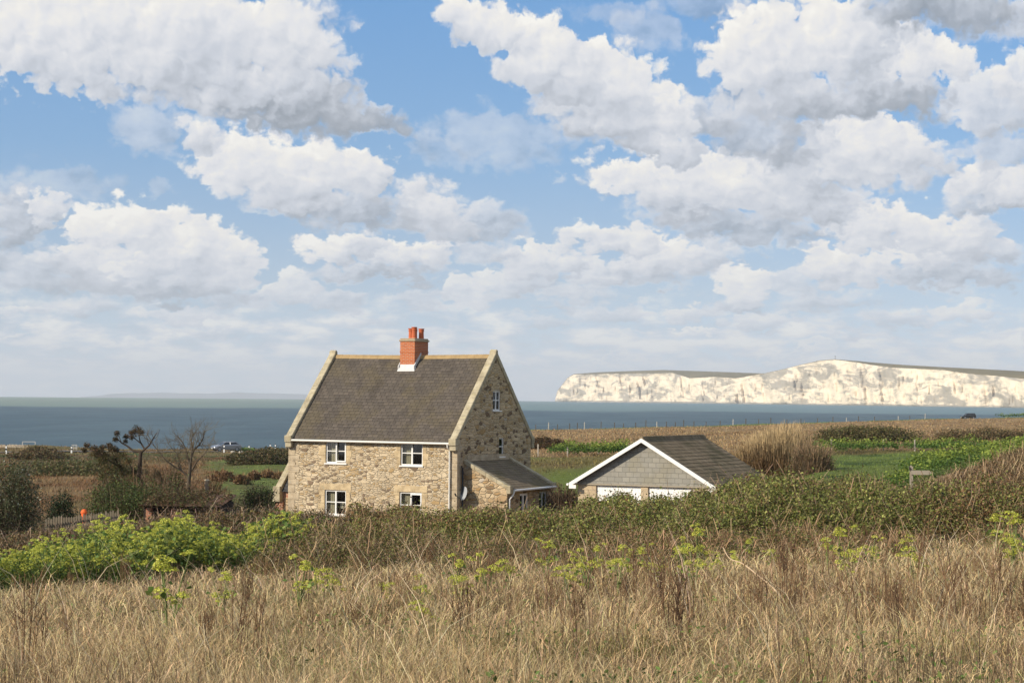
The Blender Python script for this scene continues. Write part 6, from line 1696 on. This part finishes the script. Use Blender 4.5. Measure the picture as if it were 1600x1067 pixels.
# ---- clifftop wire fence: every post a part
def wire_fence():
    xs = [838, 858, 872, 891, 903, 914, 940, 961, 975, 994, 1010, 1027, 1042, 1056, 1069, 1085, 1104, 1126, 1146, 1166, 1186, 1205, 1230, 1252, 1278, 1302, 1323, 1342, 1367, 1404, 1422, 1446]
    pale = {914, 858, 1027, 1146, 1323, 1446, 1404}
    t = empty('wire_fence', tuple(gpx(1100, edgeY(1100) - 5))); tag(t, 'post and wire fence along the grassy cliff top', 'fence'); off = Vector(t.location)
    mg, mp = plain('old fence wood', (0.11, 0.085, 0.06), .9, .3), plain('pale fence wood', (0.52, 0.46, 0.38), .85, .2)
    tops = []
    for x in xs:
        Y = float(edgeY(x)) - 5.5; p = gpx(x, Y) - off; h = 1.25 + .2 * math.sin(x * 1.7); w = .075
        m = MB(); m.hexa([(p.x - w, p.y - w, p.z - .2), (p.x + w, p.y - w, p.z - .2), (p.x + w, p.y + w, p.z - .2), (p.x - w, p.y + w, p.z - .2), (p.x - w + .03, p.y - w, p.z + h), (p.x + w + .03, p.y - w, p.z + h - .05), (p.x + w + .03, p.y + w, p.z + h - .05), (p.x - w + .03, p.y + w, p.z + h)])
        m.build('post', mp if x in pale else mg, t); tops.append(p)
    for hh in (.35, .75, 1.1):
        w = MB(); w.tube([p + Vector((0, -.09, hh)) for p in tops], .012, 4); w.build('wire', plain('fence wire', (0.12, 0.11, 0.10), .6, .1), t)
wire_fence()
def field_posts():
    mp = plain('grey post', (0.40, 0.35, 0.28), .9, .2)
    for x, Y, lab in [(842, 149, 'pale post standing against the cottage gable at the field edge'), (888, 150, 'pale post left of the alexanders behind the garage'), (936, 152, 'pale post beside the alexanders behind the garage roof'), (1300, 164, 'grey post at the left end of the far row of alexanders'), (1381, 164, 'grey post in the far row of alexanders'), (1430, 163, 'grey post in the far alexanders above the fingerpost')]:
        p = gpx(x, Y); m = MB(); m.box(-.05, .05, -.05, .05, -.1, .72 + .2 * (x % 3) / 2); m.box(-.06, .06, -.06, .06, .722 + .2 * (x % 3) / 2, .745 + .2 * (x % 3) / 2)
        o = m.build('fence_post', mp, bevel=.01); o.location = p; tag(o, lab, 'post', 'posts along the far edge of the green fields')
field_posts()

# ---- cars
def car_paint(name, col, metal=.6):
    m, nt, b, out = new_mat(name); b.inputs['Base Color'].default_value = (*col, 1); b.inputs['Metallic'].default_value = metal; b.inputs['Roughness'].default_value = .28; b.inputs['Coat Weight'].default_value = .5
    return m
TYRE, RIM, DGLASS = plain('tyre', (0.018, 0.018, 0.018), .85, .1), plain('alloy', (0.35, 0.35, 0.36), .35, .1, metal=.8), plain('car glass', (0.02, 0.025, 0.03), .08, .05, spec=.6)
def car(name, label, loc, rz, paint, suv=False):
    t = empty(name, loc, rz); tag(t, label, 'car')
    Lc, Wc = (4.45, 1.80) if not suv else (4.5, 1.86); hh = 1.40 if not suv else 1.72
    # body: sections along the length (x forward), each an outline across the width
    secs = [(-2.18, .48, .80, .70), (-2.05, .30, .98, .84), (-1.5, .24, 1.02, .89), (-.6, .22, .98, .90), (.6, .22, .95, .90), (1.2, .23, .92, .89), (1.75, .26, .82, .86), (2.10, .34, .70, .76), (2.22, .44, .58, .62)] if not suv else \
           [(-2.22, .55, 1.00, .78), (-2.12, .38, 1.12, .88), (-1.5, .32, 1.14, .92), (.6, .30, 1.10, .93), (1.2, .32, 1.08, .91), (1.85, .34, 1.0, .88), (2.18, .45, .86, .78), (2.26, .55, .74, .66)]
    V, F = [], []
    for (x, zb, zt, hw) in secs:
        for (yy, zz) in [(-hw * .92, zb), (-hw, zb + .16), (-hw, zt - .14), (-hw * .90, zt), (hw * .90, zt), (hw, zt - .14), (hw, zb + .16), (hw * .92, zb)]: V.append((x, yy, zz))
    for i in range(len(secs) - 1):
        for k in range(8): F.append((i * 8 + k, i * 8 + (k + 1) % 8, i * 8 + 8 + (k + 1) % 8, i * 8 + 8 + k))
    F.append(tuple(range(8))[::-1]); F.append(tuple((len(secs) - 1) * 8 + k for k in range(8)))
    b = MB(); b.add(V, F); body = b.build('body', paint, t, smooth=False)
    x0, x1, x2, x3 = (-1.95, -1.25, .25, 1.02) if not suv else (-2.12, -1.85, .35, 1.05); zb = .93 if not suv else 1.08
    g = MB(); g.hexa([(x0, -.78, zb), (x3, -.78, zb), (x3, .78, zb), (x0, .78, zb), (x1, -.60, hh - .05), (x2, -.60, hh - .05), (x2, .60, hh - .05), (x1, .60, hh - .05)]); g.build('window', DGLASS, t)
    r = MB(); r.hexa([(x1 - .12, -.64, hh - .075), (x2 + .10, -.64, hh - .075), (x2 + .10, .64, hh - .075), (x1 - .12, .64, hh - .075), (x1 + .05, -.54, hh + .01), (x2 - .08, -.54, hh), (x2 - .08, .54, hh), (x1 + .05, .54, hh + .01)]); r.build('roof', paint, t)
    for s in (-1, 1):
        p = MB()
        p.tube([(x3 - .02, s * .775, zb), (x2 + .02, s * .62, hh - .04)], .04, 5); p.tube([(-.35, s * .785, zb), (-.35, s * .615, hh - .05)], .035, 5); p.tube([(x0 + .03, s * .775, zb), (x1 - .02, s * .61, hh - .05)], .06, 5); p.build('pillar', paint, t)
        mi = MB(); mi.box(.72, .90, s * .93 - .10, s * .93 + .10, zb + .0, zb + .15); mi.build('mirror', paint, t, bevel=.03)
        h = MB(); xx = 2.02 if not suv else 2.1; h.hexa([(xx - .25, s * .60 - .16, .60 + .1 * suv), (xx + .14, s * .52 - .14, .58 + .1 * suv), (xx + .14, s * .52 + .14, .58 + .1 * suv), (xx - .25, s * .66 + .14, .62 + .1 * suv), (xx - .3, s * .60 - .16, .74 + .16 * suv), (xx + .08, s * .52 - .14, .69 + .16 * suv), (xx + .08, s * .52 + .14, .69 + .16 * suv), (xx - .3, s * .66 + .14, .76 + .16 * suv)]); h.build('headlight', plain('headlight lens', (0.75, 0.77, 0.78), .1, .03, spec=.8), t)
        for xw in (-1.35, 1.38):
            w = MB(); R0 = .33 if not suv else .37
            w.lathe([(R0 - .07, -.10), (R0, -.08), (R0, .08), (R0 - .07, .10)], 20, (xw, s * (.80 if not suv else .83), R0), 'y'); wh = w.build('wheel', TYRE, t)
            q = MB(); q.lathe([(R0 - .10, -.112), (R0 - .09, -.10), (R0 - .09, .10), (R0 - .10, .112)], 14, (xw, s * (.80 if not suv else .83), R0), 'y'); q.build('rim', RIM, wh)
    gr = MB(); xg = 2.20 if not suv else 2.24; gr.box(xg - .04, xg + .035, -.42, .42, .36 + .12 * suv, .54 + .14 * suv); gr.build('grille', TYRE, t)
    n = MB(); n.box(xg + .036, xg + .045, -.26, .26, .40 + .1 * suv, .50 + .1 * suv); n.build('number_plate', M['white'], t)
    return t
pc = gpx(355, 300)
car('silver_saloon', 'silver saloon car parked side on by the coast road', (pc.x, pc.y, gz(pc.x, 300) + .14), R(212), car_paint('silver paint', (0.30, 0.31, 0.33)))
ps = gpx(1513, 540)
car('dark_suv', 'dark off-road car parked on the cliff top at the far right', (ps.x, ps.y, ps.z - .1), R(196), car_paint('dark green paint', (0.022, 0.026, 0.026), .2), True).scale = (.9, .9, .9)

# ---- verge marker posts, black and white
mw, mk = plain('marker white', (0.78, 0.77, 0.74), .6, .05), plain('marker black', (0.02, 0.02, 0.02), .7, .1)
def marker(px, Y, lab, h=1.0, red=False):
    p = gpx(px, Y); t = empty('marker_post', p); tag(t, lab, 'marker post', 'black and white marker posts by the coast road')
    MB().box(-.09, .09, -.06, .06, -.2, h * .42).build('base', mw, t); MB().box(-.092, .092, -.062, .062, h * .422, h * .62).build('band', mk, t); MB().box(-.09, .09, -.06, .06, h * .622, h * .88).build('shaft', mw, t)
    MB().hexa([(-.092, -.062, h * .882), (.092, -.062, h * .882), (.092, .062, h * .882), (-.092, .062, h * .882), (-.08, -.05, h), (.03, -.05, h), (.03, .05, h), (-.08, .05, h)]).build('cap', mk, t)
for a in [(352, 293, 'black and white marker post in front of the silver car', 1.15), (391, 306, 'black and white marker post just right of the silver car', 1.0), (424, 325, 'left one of the two marker posts on the shore close to the cottage', 1.0), (432, 325, 'right one of the two marker posts on the shore close to the cottage', 1.0), (12, 262, 'marker post at the far left end of the road', 1.2), (114, 268, 'small marker post by the road below the dunes', .95)]:
    marker(*a)

# ---- white frames and the red sign by the shore
def frame(px0, px1, py_top, py_base, Y, name, lab, depth=1.0, net=False):
    a, b = at(px0, py_base, Y), at(px1, py_base, Y); z0 = min(gz(a.x, Y), a.z) - .1; zt = at(px0, py_top, Y).z - z0; w = b.x - a.x
    t = empty(name, (a.x, Y, z0)); tag(t, lab, 'frame'); m = plain('weathered white frame', (0.50, 0.47, 0.42), .7, .15)
    r = .05
    for x in (0, w): MB().tube([(x, 0, -.1), (x, 0, zt)], r, 6).build('upright', m, t)
    MB().tube([(0, 0, zt), (w, 0, zt)], r, 6).build('crossbar', m, t)
    if net:
        for k in (.33, .66): MB().tube([(w * k, .02, 0), (w * k, .02, zt)], .035, 5).build('upright', m, t)
        for k in (.3, .6): MB().tube([(0, .02, zt * k), (w, .02, zt * k)], .035, 5).build('crossbar', m, t)
frame(35, 55, 690, 701, 322, 'goal_frame', 'open white goal frame on the sand at the far left')
frame(112.5, 120, 695, 707, 300, 'barrier_frame', 'narrow white barred frame on the bank left of the pine', net=True)
def red_sign():
    p = gpx(204, 300); t = empty('road_sign', p); tag(t, 'small red sign on a post showing between the trees', 'sign'); z = at(204, 710, 300).z - p.z
    MB().tube([(0, 0, -.1), (0, 0, z + .4)], .05, 6).build('post', plain('sign post', (0.5, 0.5, 0.5), .5), t)
    red = plain('sign red', (0.62, 0.045, 0.04), .5, .05)
    m = MB(); m.lathe([(.30, -.03), (.30, .03)], 16, (0, -.06, z), 'y'); m.build('sign_face', red, t)
red_sign()

# ---- garden on the left: picket fence, pot, open shed, cut stumps
def picket_fence():
    A, B = at(72, 809, 72), at(184, 797, 75.5); t = empty('picket_fence', (A.x, A.y, gz(A.x, A.y))); tag(t, 'old weathered wooden picket fence at the bottom of the garden', 'fence'); off = Vector(t.location)
    mt = plain('old picket wood', (0.20, 0.165, 0.115), .9, .35, 6.0, .1); n = 30
    for i in range(n):
        u = i / (n - 1); q = A.lerp(B, u) - off; g = gz(q.x + off.x, q.y + off.y) - off.z; z = q.z + random.uniform(-.05, .05)
        m = MB(); m.add([], []); m.prism([(q.x - .035, g - .1), (q.x + .035, g - .1), (q.x + .035, z - .06), (q.x, z), (q.x - .035, z - .06)], 'y', q.y - .012, q.y + .012); m.build('picket', mt, t)
    for dz in (-.25, -.95):
        a, b = A - off, B - off
        MB().hexa([(a.x - .05, a.y + .016, a.z + dz - .04), (b.x + .05, b.y + .016, b.z + dz - .04), (b.x + .05, b.y + .05, b.z + dz - .04), (a.x - .05, a.y + .05, a.z + dz - .04), (a.x - .05, a.y + .016, a.z + dz + .04), (b.x + .05, b.y + .016, b.z + dz + .04), (b.x + .05, b.y + .05, b.z + dz + .04), (a.x - .05, a.y + .05, a.z + dz + .04)]).build('rail', mt, t)
picket_fence()
def pot():
    c = at(131, 817, 77); g = gz(c.x, 77); zt = c.z
    p = empty('brick_pier', (c.x, 77, g)); tag(p, 'low brick pier behind the picket fence carrying the orange pot', 'pier')
    MB().box(-.17, .17, -.17, .17, -.2, zt - g - .07).build('shaft', M['brick_old'], p); MB().box(-.21, .21, -.21, .21, zt - g - .068, zt - g).build('cap', M['mortar_cap'], p, bevel=.01)
    m = MB(); m.lathe([(.105, 0), (.095, .03), (.095, .20), (.115, .21), (.115, .25), (.10, .26), (.10, .36), (.125, .37), (.125, .42), (.105, .44), (.085, .50), (.02, .52)], 16); o = m.build('terracotta_pot', plain('bright terracotta', (0.78, 0.14, 0.03), .7, .15, 8.0)); o.location = (c.x, 77, zt + .002)
    tag(o, 'bright orange terracotta pot standing on the brick pier', 'pot')
pot()
def shed():
    a, b = at(228, 790, 78), at(334, 794, 78); g = gz(a.x, 78); w = b.x - a.x; h = a.z - g
    t = empty('garden_shed', (a.x, 78, g), R(-8)); tag(t, 'low open fronted garden shed with brick pillars and a rusty roof', 'shed')
    dark = plain('tarred boards', (0.035, 0.028, 0.022), .9, .3, 5.0, .1)
    for x in (0.0, w * .38, w * .98): MB().box(x, x + .22, 0, .22, -.2, h - .08).build('pillar', M['brick_old'], t)
    MB().box(-.02, w + .22, 1.9, 1.98, -.2, h + .2).build('wall', dark, t); MB().box(-.10, -.022, .02, 1.98, -.2, h + .1).build('wall', dark, t); MB().box(w + .222, w + .30, .02, 1.98, -.2, h + .1).build('wall', dark, t)
    MB().box(-.1, w + .3, .0, .10, h - .079, h - .0).build('beam', dark, t)
    r = MB(); n = 26
    for i in range(n):
        x0, x1 = -.2 + (w + .6) * i / n, -.2 + (w + .6) * (i + 1) / n; d0, d1 = (.03 if i % 2 else 0), (0 if i % 2 else .03)
        r.quad((x0, -.25, h + .01 + d0), (x1, -.25, h + .01 + d1), (x1, 2.1, h + .35 + d1), (x0, 2.1, h + .35 + d0))
    r.build('roof', plain('rusty corrugated iron', (0.12, 0.07, 0.045), .85, .4, 3.0, .15), t)
    n = 5200; u_ = rng.uniform(-.2, w + .4, n); v_ = rng.uniform(-.28, 2.1, n); hz = fbm(u_ * 1.6, v_ * 1.4, 44, 3)
    ok = rng.uniform(0, 1, n) < sstep(hz, .30, .52); P = np.stack([u_, v_, h + .03 + .15 * v_ + rng.uniform(-.05, .22, n) * hz * 1.6], 1)[ok]
    V, F, C = leaf_arrays(P, rnd(len(P), .06, .12), np.array([(0.15, 0.085, 0.042), (0.10, 0.075, 0.03), (0.095, 0.11, 0.032), (0.20, 0.13, 0.065)])[rng.integers(0, 4, len(P))] * rng.uniform(.6, 1.2, (len(P), 1)), .2, .6)
    np_mesh('creeper', V, F, LEAF, C, parent=t)
    m = MB(); m.box(w * .16, w * .36, .5, .54, -.1, .95); m.build('hatch', plain('faded green board', (0.12, 0.14, 0.10), .8, .2), t)
shed()
for (x, y0, y1, lab) in [(294, 757, 770, 'short cut stump left of the pale topped one'), (321, 751, 766, 'cut stump with a pale sawn top right of the hawthorn')]:
    a = at(x, y1, 84.5); g = gz(a.x, 84.5); t = empty('tree_stump', (a.x, 84.5, g)); tag(t, lab, 'stump', 'cut stumps in the garden'); z = at(x, y0, 84.5).z - g
    MB().tube([(0, 0, -.1), (.02, 0, z * .5), (-.02 if x < 300 else .05, 0, z)], [.13, .09, .085], 9).build('trunk', plain('pale stump bark', (0.26, 0.19, 0.13), .9, .3), t)
    MB().lathe([(.10, z), (.105, z + .02), (.09, z + .06)], 10, (-.02 if x < 300 else .05, 0, 0)).build('cut_top', plain('sawn wood', (0.62, 0.50, 0.33), .9, .1), t)
for (x, y, lab) in [(366, 716, 'pale boulder in the verge below the silver car'), (378, 717, 'smaller pale boulder right of the one below the silver car')]:
    Y = 284 if x > 100 else 318; p = gpx(x, Y); bm = bmesh.new(); bmesh.ops.create_icosphere(bm, subdivisions=2, radius=.30)
    for v in bm.verts: v.co *= 1 + .35 * (vnoise(v.co.x * 4 + x, v.co.y * 4 + v.co.z * 3, 3) - .5); v.co.z *= .75
    me = bpy.data.meshes.new('boulder'); bm.to_mesh(me); bm.free(); me.materials.append(plain('pale stone', (0.40, 0.35, 0.28), .95, .2)); o = link(bpy.data.objects.new('boulder', me)); o.location = (p.x, p.y, p.z + .3); tag(o, lab, 'boulder')
